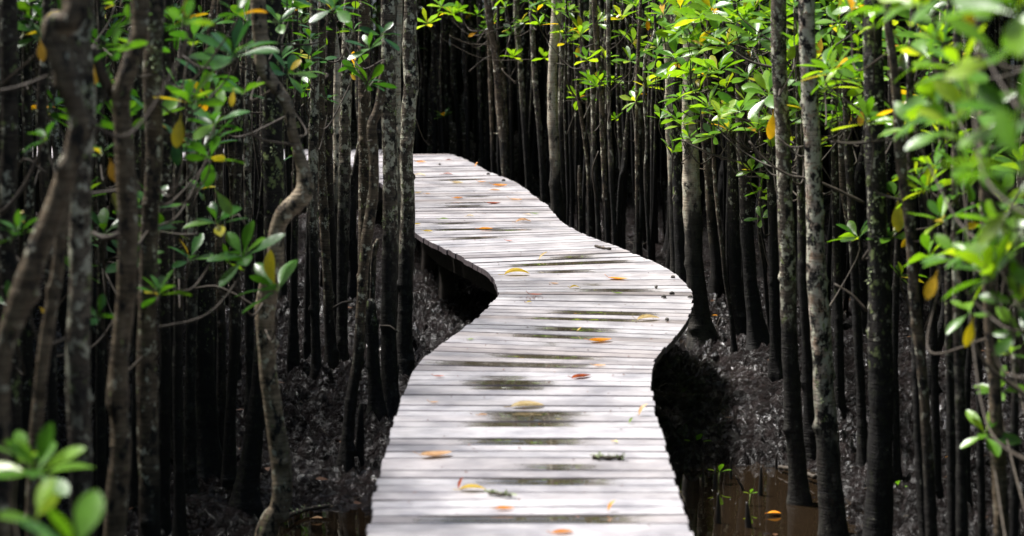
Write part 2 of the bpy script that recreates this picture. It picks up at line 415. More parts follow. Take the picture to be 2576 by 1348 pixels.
quads = np.stack([idx[:-1, :-1], idx[:-1, 1:], idx[1:, 1:], idx[1:, :-1]], -1).reshape(-1, 4)
me.vertices.add(nx * ny); me.vertices.foreach_set('co', np.stack([GX, GY, GZ], -1).ravel())
me.loops.add(quads.size); me.loops.foreach_set('vertex_index', quads.ravel())
me.polygons.add(len(quads)); me.polygons.foreach_set('loop_start', np.arange(0, quads.size, 4)); me.polygons.foreach_set('loop_total', np.full(len(quads), 4))
me.polygons.foreach_set('use_smooth', np.ones(len(quads), bool)); me.update(calc_edges=True)
me.materials.append(MUD); go = bpy.data.objects.new('mud_ground', me); C.objects.link(go); tag(go, kind='structure')
mb = MB(); mb.add([(-14, 2, WZ), (14, 2, WZ), (14, 30, WZ), (-14, 30, WZ)], [(0, 1, 2, 3)])
wo = mb.build('pool_water', WATER); tag(wo, kind='structure')
def gh(x, y): return float(ground_h(np.array([x]), np.array([y]))[0])

# ------------------------------------------------------------------ leaves
PL = [(0, .06), (.12, .16), (.3, .62), (.5, .95), (.66, 1.0), (.82, .80), (.94, .42), (1.0, .04)]
def leaf(mb, base, dirv, up, L, W, curl=.25, fold=.25, tone=0.0, simple_=False, stalk=.10, mat=0):
    d = np.array(dirv, float); d /= np.linalg.norm(d); u = np.array(up, float); u = u - d * u.dot(d)
    n_ = np.linalg.norm(u); u = u / n_ if n_ > 1e-6 else np.array([0, 0, 1.]); sd = np.cross(d, u)
    P = PL if not simple_ else [PL[0], PL[2], PL[4], PL[6], PL[7]]
    vs = []; fs = []
    for t, wdt in P:
        tt = stalk + (1 - stalk) * t
        c = base + d * L * tt * (1 - .12 * curl * tt) - u * L * curl * (tt ** 2) * .6
        ww = W * .5 * wdt
        for sgn in (-1, 0, 1): vs.append(c + sd * ww * sgn + u * (abs(sgn) * ww * fold))
    vs.append(base - u * 0.0); vs.append(base + sd * .0012 * 2)
    m = len(P)
    for i in range(m - 1):
        a = i * 3
        fs.append((a, a + 1, a + 4, a + 3)); fs.append((a + 1, a + 2, a + 5, a + 4))
    fs.append((m * 3, m * 3 + 1, 2, 0))
    mb.add(vs, fs, tone, mat)
def rosette(mb, P, L, n, axis_=None, rnd=random, simple_=False, yellow=0.0, droop=None):
    ax = Vector(axis_ if axis_ is not None else (rnd.gauss(0, .35), rnd.gauss(0, .35), 1)).normalized()
    M = ax.to_track_quat('Z', 'Y').to_matrix(); ph = rnd.uniform(0, 6.28)
    for i in range(n):
        az = ph + i * 2.39996; el = math.radians(rnd.gauss(8 + 62 * (i / n) ** 1.5, 10)) if droop is None else math.radians(rnd.gauss(droop, 15))
        ll = L * rnd.uniform(.78, 1.08) * (1 - .30 * (i / n) ** 2)
        d = M @ Vector((math.cos(az) * math.cos(el), math.sin(az) * math.cos(el), math.sin(el)))
        u = M @ Vector((-math.cos(az) * math.sin(el), -math.sin(az) * math.sin(el), math.cos(el)))
        u = u + Vector((rnd.gauss(0, .25), rnd.gauss(0, .25), rnd.gauss(0, .25)))
        tn = 0.0
        if rnd.random() < yellow: tn = rnd.choice((.30, .34, .38, .5, .6))
        bb = np.array(P) + np.array(ax) * L * .10 * (i / n)
        leaf(mb, bb, np.array(d), np.array(u), ll, ll * rnd.uniform(.28, .40), rnd.uniform(.1, .4), rnd.uniform(.05, .35), tn, simple_)

# ------------------------------------------------------------------ traced trees
def trunk_mesh(mb, P, R, k, rnd, base_flare=0.0, knob=1.0, gz=None):
    n = len(P); S = np.r_[0, np.cumsum(np.linalg.norm(np.diff(P, axis=0), axis=1))]
    th = np.linspace(0, 2 * np.pi, k, endpoint=False)[None, :]; s_ = S[:, None]
    rm = np.ones((n, k))
    for (fr, am, kk) in ((3.1, .05, 1), (7.3, .04, 2), (13.7, .035, 3), (23., .03, 1), (41., .02, 2)):
        rm += am * np.sin(s_ * fr + rnd.uniform(0, 6) + kk * th + 2 * np.sin(s_ * fr * .3))
    x = rnd.uniform(0, .1)
    while x < S[-1]:
        am = rnd.uniform(.02, .11) * knob * min(1, .022 / max(.012, float(np.max(R)))); wd = rnd.uniform(.004, .011)
        rm += am * np.exp(-((s_ - x) / wd) ** 2); x += rnd.uniform(.05, .22)
    x = rnd.uniform(0, .25)
    while x < S[-1]:
        t0 = rnd.uniform(0, 6.28); am = rnd.uniform(.25, .7) * knob * min(1, .028 / max(.012, float(np.max(R)))); wd = rnd.uniform(.009, .02)
        dth = np.angle(np.exp(1j * (th - t0))); rm += am * np.exp(-((s_ - x) / wd) ** 2 - (dth / .5) ** 2); x += rnd.uniform(.12, .45)
    if base_flare and gz is not None:
        hh = np.clip(P[:, 2] - gz, 0, 9)[:, None]
        rm += base_flare * np.exp(-hh / .09) * (1 + .45 * np.sin(3 * th + rnd.uniform(0, 6)) + .3 * np.sin(5 * th + rnd.uniform(0, 6)))
    tube(mb, P, R, k, 0.0, rm)
TREES = []
class Tree:
    pass
def tree(label, d, pts, mat_='grey', group=None, top=True, flare=.5, knob=1.0, stub=False, lean=None, cat='tree', name='mangrove_tree'):
    """pts: (x, y, width) in photo pixels, top to bottom, all at world depth d"""
    rnd = random.Random(hash(label) % 1 + len(TREES) * 17 + 3)
    W3 = [np.append(atY(x, y, d), w_ / FPX * d / 2) for (x, y, w_) in pts]
    if lean: # depth offset along the stem
        for i, q in enumerate(W3):
            dd = lean * i / (len(W3) - 1); q[:3] = atY(pts[i][0], pts[i][1], d + dd)
    W3 = [w_ for w_ in W3]
    lo = W3[-1]; pv = W3[-2] if len(W3) > 1 else lo
    gz = gh(lo[0], lo[1])
    if lo[2] > gz + .02:
        sx = (lo[0] - pv[0]) / max(.05, abs(lo[2] - pv[2])) * .4
        nst = max(1, int((lo[2] - gz + .12) / .25)); dz = (lo[2] - (gz - .12)) / nst
        for i in range(nst): q = W3[-1].copy(); q[0] += sx * dz; q[2] -= dz; q[3] *= 1.02; W3.append(q)
    else:
        q = lo.copy(); q[2] = gz - .12; W3.append(q)
    if top:
        hi = W3[0]; z = hi[2]; cur = hi.copy(); add = []
        while z < 2.7:
            z += .45; cur = cur.copy(); cur[2] = z; cur[0] += rnd.gauss(0, .03); cur[1] += rnd.gauss(0, .03); cur[3] *= .95; add.append(cur)
        W3 = add[::-1] + W3
    A = spline(np.array(W3), .012 if d < 14 else .02)
    P, R = A[:, :3], np.abs(A[:, 3])
    if stub: R[:3] *= [.5, .75, .9]
    k = 16 if max(R) > .016 else 10
    base = np.array([P[-1][0], P[-1][1], gh(P[-1][0], P[-1][1])])
    t = Tree(); t.P = P; t.R = R; t.d = d; t.base = base
    t.root = empty(name, base); tag(t.root, label, cat, group)
    mb = MB(); trunk_mesh(mb, P - base, R, k, rnd, flare, knob, gz - base[2])
    t.trunk = mb.build('trunk', BARK[mat_], t.root)
    t.leaves = MB(); t.nl = 0; TREES.append(t); return t

# left of the boardwalk --------------------------------------------------
tree('thick out-of-focus S-bent trunk leaning in the far left corner', 5.2, [(196,0,60),(136,62,62),(150,140,58),(182,240,52),(197,320,50),(165,440,56),(130,540,60),(92,640,64),(48,760,66),(14,860,50),(4,960,44),(4,1110,44),(6,1348,46)], 'brown')
tree('straight blurred trunk with a yellow-green lichen patch, crossed by the S-bent trunk', 6.0, [(210,0,50),(201,100,58),(214,250,56),(204,400,60),(200,560,58),(200,700,58),(194,900,60),(200,1100,60),(206,1348,64)], 'grey')
t_fork = tree('forked brown trunk near the top left corner, with swollen rings lower down', 6.2, [(352,0,44),(346,100,46),(326,170,44),(306,242,46),(312,350,46),(318,445,50),(323,600,50),(315,750,50),(300,900,50),(297,1015,60),(301,1040,50),(302,1150,52),(286,1348,58)], 'brown', knob=1.3)
tree('upright dark trunk with hanging yellow lichen, right of the forked brown trunk', 7.0, [(390,0,44),(383,200,46),(388,400,42),(376,600,46),(370,900,52),(378,1348,56)], 'tan')
tree('slim trunk bending down behind the S-bent trunk at lower left', 5.7, [(190,350,26),(160,520,30),(146,674,32),(116,850,34),(100,975,34),(90,1120,36),(84,1348,38)], 'brown')
t_hero = tree('crooked grey-brown trunk with a sharp elbow, in front of the left stand', 7.9, [(650,0,38),(655,90,36),(661,165,36),(690,212,32),(722,262,28),(735,330,26),(756,400,30),(768,470,46),(752,502,52),(712,540,46),(692,590,40),(690,660,44),(672,735,52),(665,800,48),(671,900,46),(682,1000,48),(696,1100,50),(709,1200,50),(702,1280,52),(672,1335,56)], 'light', knob=1.2)
tree('black trunk dotted with yellow-green lichen, just behind the crooked trunk', 8.9, [(682,0,52),(684,200,52),(687,350,52),(690,500,50),(686,640,48),(672,800,44),(650,1000,46),(622,1230,54)], 'black')
tree('very dark thick trunk with a broad foot, left of the crooked trunk', 9.3, [(505,350,34),(508,500,40),(510,674,48),(513,900,52),(518,1100,56),(520,1235,62)], 'black', flare=.8)
tree('narrow grey stem between the two dark trunks at lower left', 8.2, [(452,200,20),(448,500,24),(450,674,26),(447,1000,26),(452,1348,28)], 'dark')
tree('slender dark stem between the broad-footed trunk and the crooked trunk', 9.2, [(602,250,20),(596,500,22),(588,674,26),(592,850,28),(581,1000,26),(574,1250,34)], 'dark')
tree('thin stem with a knotted branch scar left of the first boardwalk view', 10.8, [(788,0,20),(792,200,22),(787,400,25),(789,674,24),(794,850,23),(801,1055,26)], 'grey')
tree('slim dark stem second in the row left of the pale lichen trunks', 11.2, [(812,0,22),(806,200,22),(807,400,24),(818,600,24),(828,800,24),(836,990,28)], 'tan')
tree('brown speckled trunk beside the pale thin trunk at upper left of centre', 12.2, [(832,0,24),(826,200,26),(825,400,26),(834,600,24),(846,750,22),(853,910,24)], 'dark')
tree('pale grey thin trunk with green lichen flecks, left of the broken leaning stem', 11.6, [(878,0,24),(872,150,27),(868,300,29),(866,450,31),(862,600,30),(860,800,28)], 'grey')
tree('dark brown trunk with a tan scaly patch, left of the broken leaning stem', 12.0, [(916,0,28),(916,150,30),(918,300,32),(917,500,32),(916,700,32),(919,860,36)], 'tan')
t_break = tree('leaning knotty stem with a snapped reddish tip in front of the lichen trunks', 9.6, [(966,150,14),(962,210,20),(950,280,24),(936,318,26),(940,400,26),(938,480,26),(928,560,28),(916,650,26),(908,780,26),(900,900,28),(885,1000,30),(876,1100,30),(870,1200,34)], 'tan', top=False, stub=True)
tree('lichen-crusted grey trunk, left of the pair at the boardwalk edge', 10.4, [(978,0,38),(977,150,38),(978,300,38),(983,450,38),(982,600,38),(978,800,40),(980,950,40),(980,1075,48)], 'grey')
tree('pale tan trunk just behind the pair of lichen trunks', 11.7, [(1001,0,24),(998,130,24),(996,250,24),(1004,400,22),(1004,600,22),(1002,820,24)], 'pale')
tree('rough grey-and-black trunk right beside the boardwalk edge, with a side knob', 11.3, [(1034,0,32),(1030,100,34),(1034,200,36),(1027,300,36),(1022,400,34),(1024,500,36),(1022,620,38),(1018,760,38),(1014,900,40),(1010,975,46)], 'grey', knob=1.4)
tree('broken black stub with a jagged top under the leaning knotty stem', 10.3, [(932,752,26),(936,850,30),(944,980,32),(950,1090,42)], 'black', top=False, stub=True)
tree('short black stub beside the foot of the leaning knotty stem', 9.7, [(908,1012,12),(904,1090,18),(898,1185,20)], 'black', top=False, stub=True)
tree('short thin stub standing against the boardwalk edge at left', 10.5, [(999,915,12),(992,980,14),(986,1070,18)], 'dark', top=False, stub=True)
tree('mossy pale stub leaning between the lichen trunks and the brown stems', 11.2, [(950,600,14),(940,640,14),(936,740,14),(934,800,16),(934,905,18)], 'tan', top=False, stub=True)
tree('blurred dark trunk at the left border behind the S-bent trunk', 6.8, [(22,0,46),(26,300,44),(20,600,42),(30,900,44),(34,1348,48)], 'dark')
tree('dim trunk with long scars second from the left border', 7.8, [(72,0,26),(66,200,24),(74,500,26),(70,800,28),(66,1348,30)], 'dark')
tree('dim slanted stem near the left border ending among low leaves', 7.2, [(118,60,24),(104,250,26),(112,450,24),(122,650,26),(130,900,26),(136,1348,28)], 'dark')
tree('thin dark trunk between the straight blurred trunk and the forked brown trunk', 8.0, [(256,80,20),(250,300,22),(258,600,22),(252,900,24),(256,1348,26)], 'dark')
tree('dark stem showing a long pale lichen streak, left of the broad-footed trunk', 9.0, [(472,0,26),(480,250,26),(482,560,30),(484,700,30),(478,960,28),(480,1260,34)], 'grey')
tree('grey stem behind the big green leaf clusters, left of the crooked trunk', 9.6, [(556,0,20),(552,200,20),(550,500,20),(556,800,22),(556,1180,26)], 'tan')
tree('narrow grey stem right behind the elbow of the crooked trunk', 10.4, [(628,0,16),(622,300,18),(624,600,20),(628,900,22),(634,1080,26)], 'grey')
tree('slim upright stem right of the elbow of the crooked trunk', 11.0, [(742,0,16),(748,220,18),(742,500,18),(738,760,20),(738,1000,26)], 'dark')
tree('thin black stem between the elbow trunk and the knotted-scar stem', 11.8, [(790,100,12),(783,350,13),(776,600,14),(772,860,18)], 'dark')
tree('thin upright stem left of the hanging yellow lichen trunk', 8.6, [(340,0,18),(346,400,18),(344,800,20),(340,1320,24)], 'dark')
tree('dim trunk right of the hanging yellow lichen trunk', 8.4, [(424,0,26),(420,300,28),(412,600,28),(416,900,30),(410,1348,34)], 'dark')

# beyond the bend, centre ------------------------------------------------
G2 = None
tree('thin dark trunk alone against the blackest gap above the far bend', 19.6, [(1163,0,12),(1168,150,12),(1174,260,12),(1176,350,12)], 'dark')
tree('thin grey trunk rising behind the far bend, first with small side twigs', 18.8, [(1240,0,12),(1248,80,12),(1253,180,12),(1256,280,12),(1266,410,13)], 'grey')
tree('slightly kinked grey trunk, second behind the far bend', 17.6, [(1298,0,14),(1300,60,15),(1308,150,14),(1314,250,14),(1322,350,15),(1328,450,16)], 'grey')
tree('grey-brown trunk leaning slightly right, just left of the tall pale trunk', 16.8, [(1336,0,13),(1340,100,14),(1346,200,14),(1354,300,14),(1362,400,15),(1367,480,16)], 'grey')
tree('tall pale cream trunk with a dark base beyond the middle of the boardwalk', 15.8, [(1399,0,24),(1398,60,24),(1391,150,24),(1389,230,25),(1391,300,26),(1396,400,27),(1398,480,28),(1402,535,32)], 'pale')
tree('grey trunk close behind the tall pale trunk', 16.4, [(1413,0,14),(1411,200,14),(1411,350,15),(1418,540,16)], 'grey')
tree('thin rough stem with a broken stub tip, right of the tall pale trunk', 15.2, [(1451,192,7),(1452,230,9),(1462,290,10),(1470,350,9),(1479,430,10),(1484,570,12)], 'tan', top=False, stub=True)
tree('narrow stem, left one of three close together at the right of the far deck', 14.8, [(1488,0,12),(1488,150,12),(1491,260,12),(1496,400,12),(1505,580,13)], 'grey')
tree('knotty stem with a swollen joint, middle one of the three close together', 14.4, [(1494,0,13),(1502,130,13),(1511,200,15),(1514,300,13),(1519,420,14),(1524,500,14),(1529,595,15)], 'tan', knob=1.6)
tree('straight ringed stem, right one of the three close together', 14.2, [(1530,20,12),(1531,200,11),(1533,330,11),(1537,400,14),(1539,480,12),(1546,600,13)], 'grey')
tree('dark slanted stem crossing from upper left behind the ringed stem', 15.0, [(1546,60,9),(1560,140,10),(1574,210,11),(1580,280,10),(1568,400,11),(1558,590,12)], 'dark')
tree('very thin stem that carries two leaf whorls, right of the slanted dark stem', 13.6, [(1609,40,8),(1604,160,9),(1601,290,9),(1602,400,10),(1603,605,11)], 'tan')
tree('thin curving stem close to the very thin whorled stem', 13.4, [(1648,60,7),(1624,140,8),(1620,240,8),(1627,350,9),(1623,450,9),(1632,625,10)], 'grey')
tree('lichen-pale trunk left of the thick black-footed trunk at the right bend', 13.6, [(1668,0,19),(1675,90,20),(1682,180,20),(1682,300,20),(1689,420,21),(1692,500,22),(1698,640,26)], 'pale')
tree('short ringed stub at the boardwalk edge below the rough broken stem', 14.8, [(1456,416,9),(1458,480,10),(1460,570,12)], 'tan', top=False, stub=True)
tree('very thin pole right behind the deck, between the pale trunk and the broken stem', 17.2, [(1435,0,9),(1432,200,9),(1438,480,10)], 'dark')
tree('forked dark stem with a side knob behind the slanted stem', 14.6, [(1585,140,8),(1578,300,9),(1571,420,12),(1560,450,10),(1552,590,11)], 'dark')

tree('faint thin trunk left of the lone far trunk above the bend', 19.9, [(1086,0,10),(1090,150,10),(1093,330,11)], 'dark')
tree('faint trunk second left of the lone far trunk above the bend', 20.4, [(1122,0,9),(1120,150,10),(1124,330,10)], 'dark')
tree('dim trunk right of the lone far trunk above the bend', 19.3, [(1206,0,11),(1204,160,11),(1212,380,12)], 'dark')
tree('dim slim trunk just left of the first thin grey trunk behind the bend', 18.2, [(1226,0,9),(1232,180,10),(1240,400,11)], 'tan')
tree('dim trunk between the first thin grey trunk and the kinked one', 18.9, [(1272,0,10),(1282,160,10),(1288,420,11)], 'dark')
# right of the boardwalk -------------------------------------------------
tree('thick trunk, cream above and black below, flaring into the mud at the right bend', 12.4, [(1738,60,36),(1736,200,38),(1735,320,42),(1737,430,44),(1741,560,46),(1748,700,48),(1756,800,54),(1764,868,66)], 'pale', flare=1.0)
tree('black trunk behind the thick flaring trunk at the right bend', 13.2, [(1700,380,26),(1706,500,30),(1712,600,34),(1718,690,40)], 'black', flare=.6)
tree('straight black trunk right of the thick flaring trunk', 12.3, [(1838,140,20),(1838,330,22),(1842,500,28),(1848,674,32),(1858,800,34),(1864,885,40)], 'dark', flare=.5)
tree('leaning black trunk with a wide foot, right of the straight black trunk', 11.9, [(1866,300,26),(1872,450,30),(1884,650,34),(1896,780,38),(1908,870,44),(1918,930,54)], 'dark', flare=.9)
tree('thin winding stem left of the straight black trunk', 12.0, [(1792,340,9),(1800,480,10),(1816,620,10),(1824,700,11),(1838,790,11),(1850,915,13)], 'tan')
tree('thin winding stem right of the leaning black trunk', 12.4, [(1915,450,9),(1908,560,10),(1921,674,10),(1928,760,11),(1940,870,12)], 'tan')
tree('slim ringed grey trunk left of the grey trunk with a dark knothole', 11.2, [(1952,40,28),(1946,200,26),(1940,400,24),(1944,600,24),(1949,780,26),(1952,900,28),(1958,1000,32)], 'dark')
tree('smooth grey trunk with a dark knothole, black towards its foot', 9.2, [(1958,0,38),(1962,200,38),(1970,350,38),(1974,480,40),(1980,640,40),(1984,800,42),(1992,1000,44),(2004,1180,48),(2012,1270,56)], 'grey')
tree('white-and-black mottled trunk lit on its left side, tallest right of the boardwalk', 8.7, [(2026,0,40),(2029,100,40),(2034,200,42),(2042,330,42),(2047,450,44),(2052,600,46),(2056,700,48),(2066,850,52),(2074,1000,54),(2084,1150,58),(2094,1330,66)], 'mott', flare=.4)
tree('thick black trunk covered with green-grey lichen clumps', 8.2, [(2198,0,46),(2196,150,48),(2200,350,50),(2205,550,50),(2208,700,56),(2214,900,62),(2214,1100,64),(2206,1348,70)], 'black', flare=.4)
tree('brown bent stem right of the lichen-clumped black trunk', 7.6, [(2232,0,20),(2245,150,22),(2258,280,26),(2262,370,30),(2274,480,24),(2290,600,24),(2300,750,26),(2316,900,26),(2328,1050,26),(2344,1348,30)], 'tan')
tree('dark stem close beside the brown bent stem', 8.0, [(2296,40,16),(2288,250,18),(2292,500,20),(2298,700,24),(2305,900,24),(2311,1100,26),(2326,1348,30)], 'dark')
tree('dark brown stem between the mottled trunk and the lichen-clumped trunk', 9.6, [(2140,0,20),(2128,250,20),(2140,500,20),(2148,674,22),(2158,860,22),(2168,1060,24),(2172,1200,28)], 'dark')
tree('narrow stem tight behind the mottled trunk', 10.4, [(2100,100,18),(2098,300,18),(2102,600,20),(2108,800,22),(2112,1060,26)], 'dark')
tree('black stem between the smooth grey trunk and the mottled trunk', 9.9, [(2008,250,16),(2014,500,20),(2020,700,24),(2030,900,26),(2040,1120,34)], 'dark')
tree('knobbly dark stem with lit nodes, left one of the pair at lower right', 7.7, [(2368,250,16),(2376,500,18),(2384,674,20),(2388,900,22),(2392,1150,24),(2396,1348,26)], 'dark', knob=1.5)
tree('grey stem, right one of the pair at lower right', 7.4, [(2402,380,18),(2404,600,20),(2408,800,24),(2416,1000,26),(2420,1348,30)], 'grey')
tree('blurred pale stem near the right border behind the bright leaves', 6.6, [(2472,300,24),(2480,600,28),(2490,800,32),(2504,1000,34),(2520,1348,40)], 'brown')
tree('thin dark stem left of the blurred pale stem near the right border', 7.6, [(2448,500,14),(2456,750,16),(2462,950,18),(2470,1348,20)], 'dark')
tree('thin stem at the right border under the bright leaves', 7.2, [(2566,500,16),(2558,800,20),(2552,1000,20),(2550,1348,24)], 'dark')
tree('slim dark stem right of the lichen-clumped black trunk, lower half', 9.4, [(2262,520,14),(2254,700,16),(2250,900,18),(2252,1190,24)], 'dark')
tree('dim stem between the brown bent stem and the knobbly pair', 8.9, [(2352,100,16),(2350,400,16),(2346,700,18),(2352,1000,20),(2356,1270,26)], 'dark')
tree('slender black stem leaning right of the knobbly pair', 8.6, [(2436,620,12),(2440,820,14),(2432,1000,16),(2430,1310,22)], 'dark')
t_nr = tree('leafy young mangrove reaching in from beyond the right border, close and blurred', 3.9, [(2790,-60,26),(2800,400,28),(2790,900,30),(2800,1500,34)], 'brown')
t_nr2 = tree('leafy mangrove stem just outside the right border with lower whorls', 5.4, [(2640,0,24),(2650,500,26),(2640,1000,28),(2650,1400,30)], 'brown')
t_nl = tree('young mangrove with bright blurred leaves in the lower left corner', 4.2, [(30,1400,16),(20,1500,18),(10,1700,20)], 'brown', top=False)

# ------------------------------------------------------------------ branches and whorls of the traced trees
def add_branch(t, pts3, r0, r1, m=None):
    mb = MB(); P = spline(np.array(pts3), .02) - t.base; n = len(P)
    rnd = random.Random(n); R = np.linspace(r0, r1, n) * (1 + .12 * np.sin(np.arange(n) * 1.7 + rnd.random() * 6))
    tube(mb, P, R, 7); mb.build('branch', m or TWIG, t.root)
def branch_px(t, pts, d, w0, w1):
    add_branch(t, [atY(x, y, d + k * .02) for k, (x, y) in enumerate(pts)], w0 / FPX * d / 2, w1 / FPX * d / 2)
def near_tree(P, maxd=None):
    best = None
    for t in TREES:
        if t.R[0] < .001: continue
        m = (t.P[:, 2] < P[2] + .05)
        if not m.any(): continue
        dd = np.linalg.norm((t.P[m] - P) * np.array([1, .6, .8]), axis=1).min()
        if t.P[:, 2].max() < P[2] - .3: dd += 1
        if best is None or dd < best[0]: best = (dd, t)
    return best
def whorl(x, y, r, d, n=8, yel=0.03, t=None, axis_=None, rnd=random, big=1.0, droop=None):
    P = atY(x, y, d); L = min(.16, max(.058, r / FPX * d * 1.32)) * big
    if t is None: t = near_tree(P)[1]
    dz = t.P - P; i = int(np.argmin(np.abs(dz[:, 2] + rnd.uniform(.10, .28)) + .15 * np.hypot(dz[:, 0], dz[:, 1])))
    A = t.P[i]; mid = (A + P) / 2 + np.array([rnd.gauss(0, .03), rnd.gauss(0, .03), -.05 - .12 * rnd.random()])
    nearp = P + np.array([rnd.gauss(0, .01), rnd.gauss(0, .01), -.05]) + (A - P) * .08
    add_branch(t, [A, mid, nearp, P], (.0042 if d < 12 else .0034), .0024)
    rosette(t.leaves, P - t.base, L, n, axis_, rnd, d > 13, yel, droop); t.nl += n
rw_ = random.Random(21)
# left, hand placed
for (x, y, r, d, n) in [(585,145,100,7.0,10),(480,262,84,6.9,9),(470,60,60,5.4,5),(530,402,78,7.0,8),(548,565,70,7.3,8),(615,650,92,7.2,10),(570,660,50,7.5,6),(398,745,72,6.9,9),(700,735,96,7.4,9),
    (48,592,70,6.0,8),(120,352,60,6.4,7),(256,392,46,6.6,6),(290,130,66,6.0,8),(330,60,50,6.6,6),(245,800,60,6.6,6),(722,190,62,8.2,8),(702,60,56,8.4,8),(842,22,58,8.6,8),(890,80,44,10.5,7),(893,172,42,11,7),(762,182,44,9.5,7),(600,40,60,6.8,7),(20,770,60,6.5,6),(730,25,50,9.5,7),(440,210,50,8,6),(260,210,44,7,6),(110,60,50,6.5,6),(540,320,60,7.4,7),(610,240,55,7.4,7),(500,480,45,8.2,6),(350,520,40,7.8,5),(20,560,46,7,6),(780,100,40,10.5,7),(820,250,34,11,6),(745,390,30,10.5,5)]:
    whorl(x, y, r, d, n, .06, rnd=rw_)
whorl(95, 1195, 120, 4.4, 10, 0, t_nl, rnd=rw_); whorl(60, 1160, 90, 4.5, 6, 0, t_nl, rnd=rw_)
whorl(190, 1400, 165, 3.5, 6, 0, t_nl, (.2, -.2, 1), rnd=rw_); whorl(90, 1310, 100, 3.9, 4, 0, t_nl, rnd=rw_)
# centre, far
for (x, y, r, d, n) in [(1075,62,42,16.5,9),(1117,294,28,19.2,7),(1290,145,28,17.5,8),(1240,60,30,18,8),(1200,40,30,18,8),(1110,20,36,17,8),(1150,30,30,18.5,7),(1460,92,50,15,9),(1425,110,34,15.5,6),(1520,150,36,14.6,8),(1562,50,48,14.4,9),(1590,110,44,14.2,8),(1482,202,38,15,8),(1540,205,30,14.2,7),(1600,257,38,13.6,8),(1626,220,38,13.4,8),(1690,386,42,13,8),(1585,155,40,14,8),(1370,148,28,16.5,6),(1350,30,32,16.5,8),(1430,30,36,16,8),(1500,60,36,15,8),(1640,60,44,13.5,8),(1655,120,44,13.4,8),(1600,20,44,14,9),(1310,60,28,17.5,7),(1270,20,30,18,8),(1660,300,36,13.2,7),(1550,300,24,14.6,6)]:
    whorl(x, y, r, d, n, .05, rnd=rw_)
# right, mid
for (x, y, r, d, n) in [(1702,150,56,11.8,10),(1735,182,50,11.6,9),(1742,60,62,11.4,10),(1790,30,62,11,10),(1850,62,66,10.6,10),(1902,100,66,10.2,10),(1808,182,62,10.8,10),(1782,272,58,10.8,10),(1862,282,66,10.3,10),(1936,240,70,9.6,10),(1982,302,50,9.9,8),(1832,332,52,11,9),(1905,335,50,10.4,8),(1796,346,48,11.4,9),(1712,250,46,12,9),(1700,302,40,12.3,8),(1892,432,42,11.2,8),(1916,482,38,11.2,7),(1914,552,38,11.4,7),(1940,510,34,11.4,6),
    (2160,602,66,9.0,9),(2150,205,66,9.2,10),(2112,62,62,9.3,10),(2085,120,56,9.6,8),(2075,190,50,9.9,8),(2120,300,50,9.8,8),(2252,500,56,8.2,8),(2242,600,56,8.2,8),(2270,122,68,8.4,10),(2310,240,60,8.6,9),(2260,330,52,8.8,8),(1670,40,50,12.5,9),(1700,90,50,12.2,9),(1760,120,56,11.5,9),(1830,120,60,11,10),(1880,200,60,10.5,10),(1760,230,50,11.5,8),(1950,60,60,10,10),(1990,130,56,9.8,9),(1960,370,40,10.6,7),(2100,250,44,9.8,7),(2080,30,50,9.5,8),(2000,20,60,9.5,9),(1900,20,60,10.5,10),(2320,60,66,8.2,10),(2380,120,66,7.6,9),(2160,130,56,9.3,9),(2160,20,60,8.8,9),(2060,370,36,10.4,6),(1680,200,44,12.6,8),(1735,350,40,12.2,7),(1650,150,36,13,7),(2330,480,60,7.4,8),(2350,420,60,7.2,8),(2372,560,76,6.8,9),(2340,645,66,7.0,8),(2420,490,56,7.4,7)]:
    whorl(x, y, r, d, n, .05, rnd=rw_, axis_=(-.25 + rw_.gauss(0, .35), -.15 + rw_.gauss(0, .3), 1))
# right, near and blurred
for (x, y, r, d, n, t) in [(2365,275,120,5.4,8,t_nr2),(2452,292,120,5.2,7,t_nr2),(2500,700,116,5.3,10,t_nr2),(2410,655,90,5.8,7,t_nr2),(2530,585,90,5.6,8,t_nr2),(2478,1095,74,6.6,8,t_nr2),(2512,985,56,6.8,6,t_nr2),(2542,892,50,6.8,7,t_nr2),(2560,770,90,5.4,7,t_nr2),(2440,790,70,6.2,5,t_nr2),
    (2520,150,150,4.2,8,t_nr),(2560,40,180,3.8,8,t_nr),(2580,440,210,3.3,7,t_nr),(2560,300,150,4.2,8,t_nr),(2420,180,110,5.0,7,t_nr),(2480,400,110,5.0,6,t_nr2),(2350,20,110,5.4,7,t_nr2),(2550,520,110,5.0,7,t_nr2),(2300,330,90,6.2,7,t_nr2),(2230,30,100,5.6,5,t_nr2),(2400,330,110,5.0,7,t_nr2),(2540,640,100,5.4,8,t_nr2),(2480,560,80,5.8,7,t_nr2),(2570,840,80,5.6,7,t_nr2),(2380,-10,120,4.8,7,t_nr),(2300,10,100,5.4,6,t_nr2),(2340,150,90,6.0,7,t_nr2),(2450,640,80,5.6,6,t_nr2)]:
    whorl(x, y, r, d, n, 0, t, rnd=rw_, axis_=(-.45 + rw_.gauss(0, .3), -.2 + rw_.gauss(0, .3), 1), big=1.0)
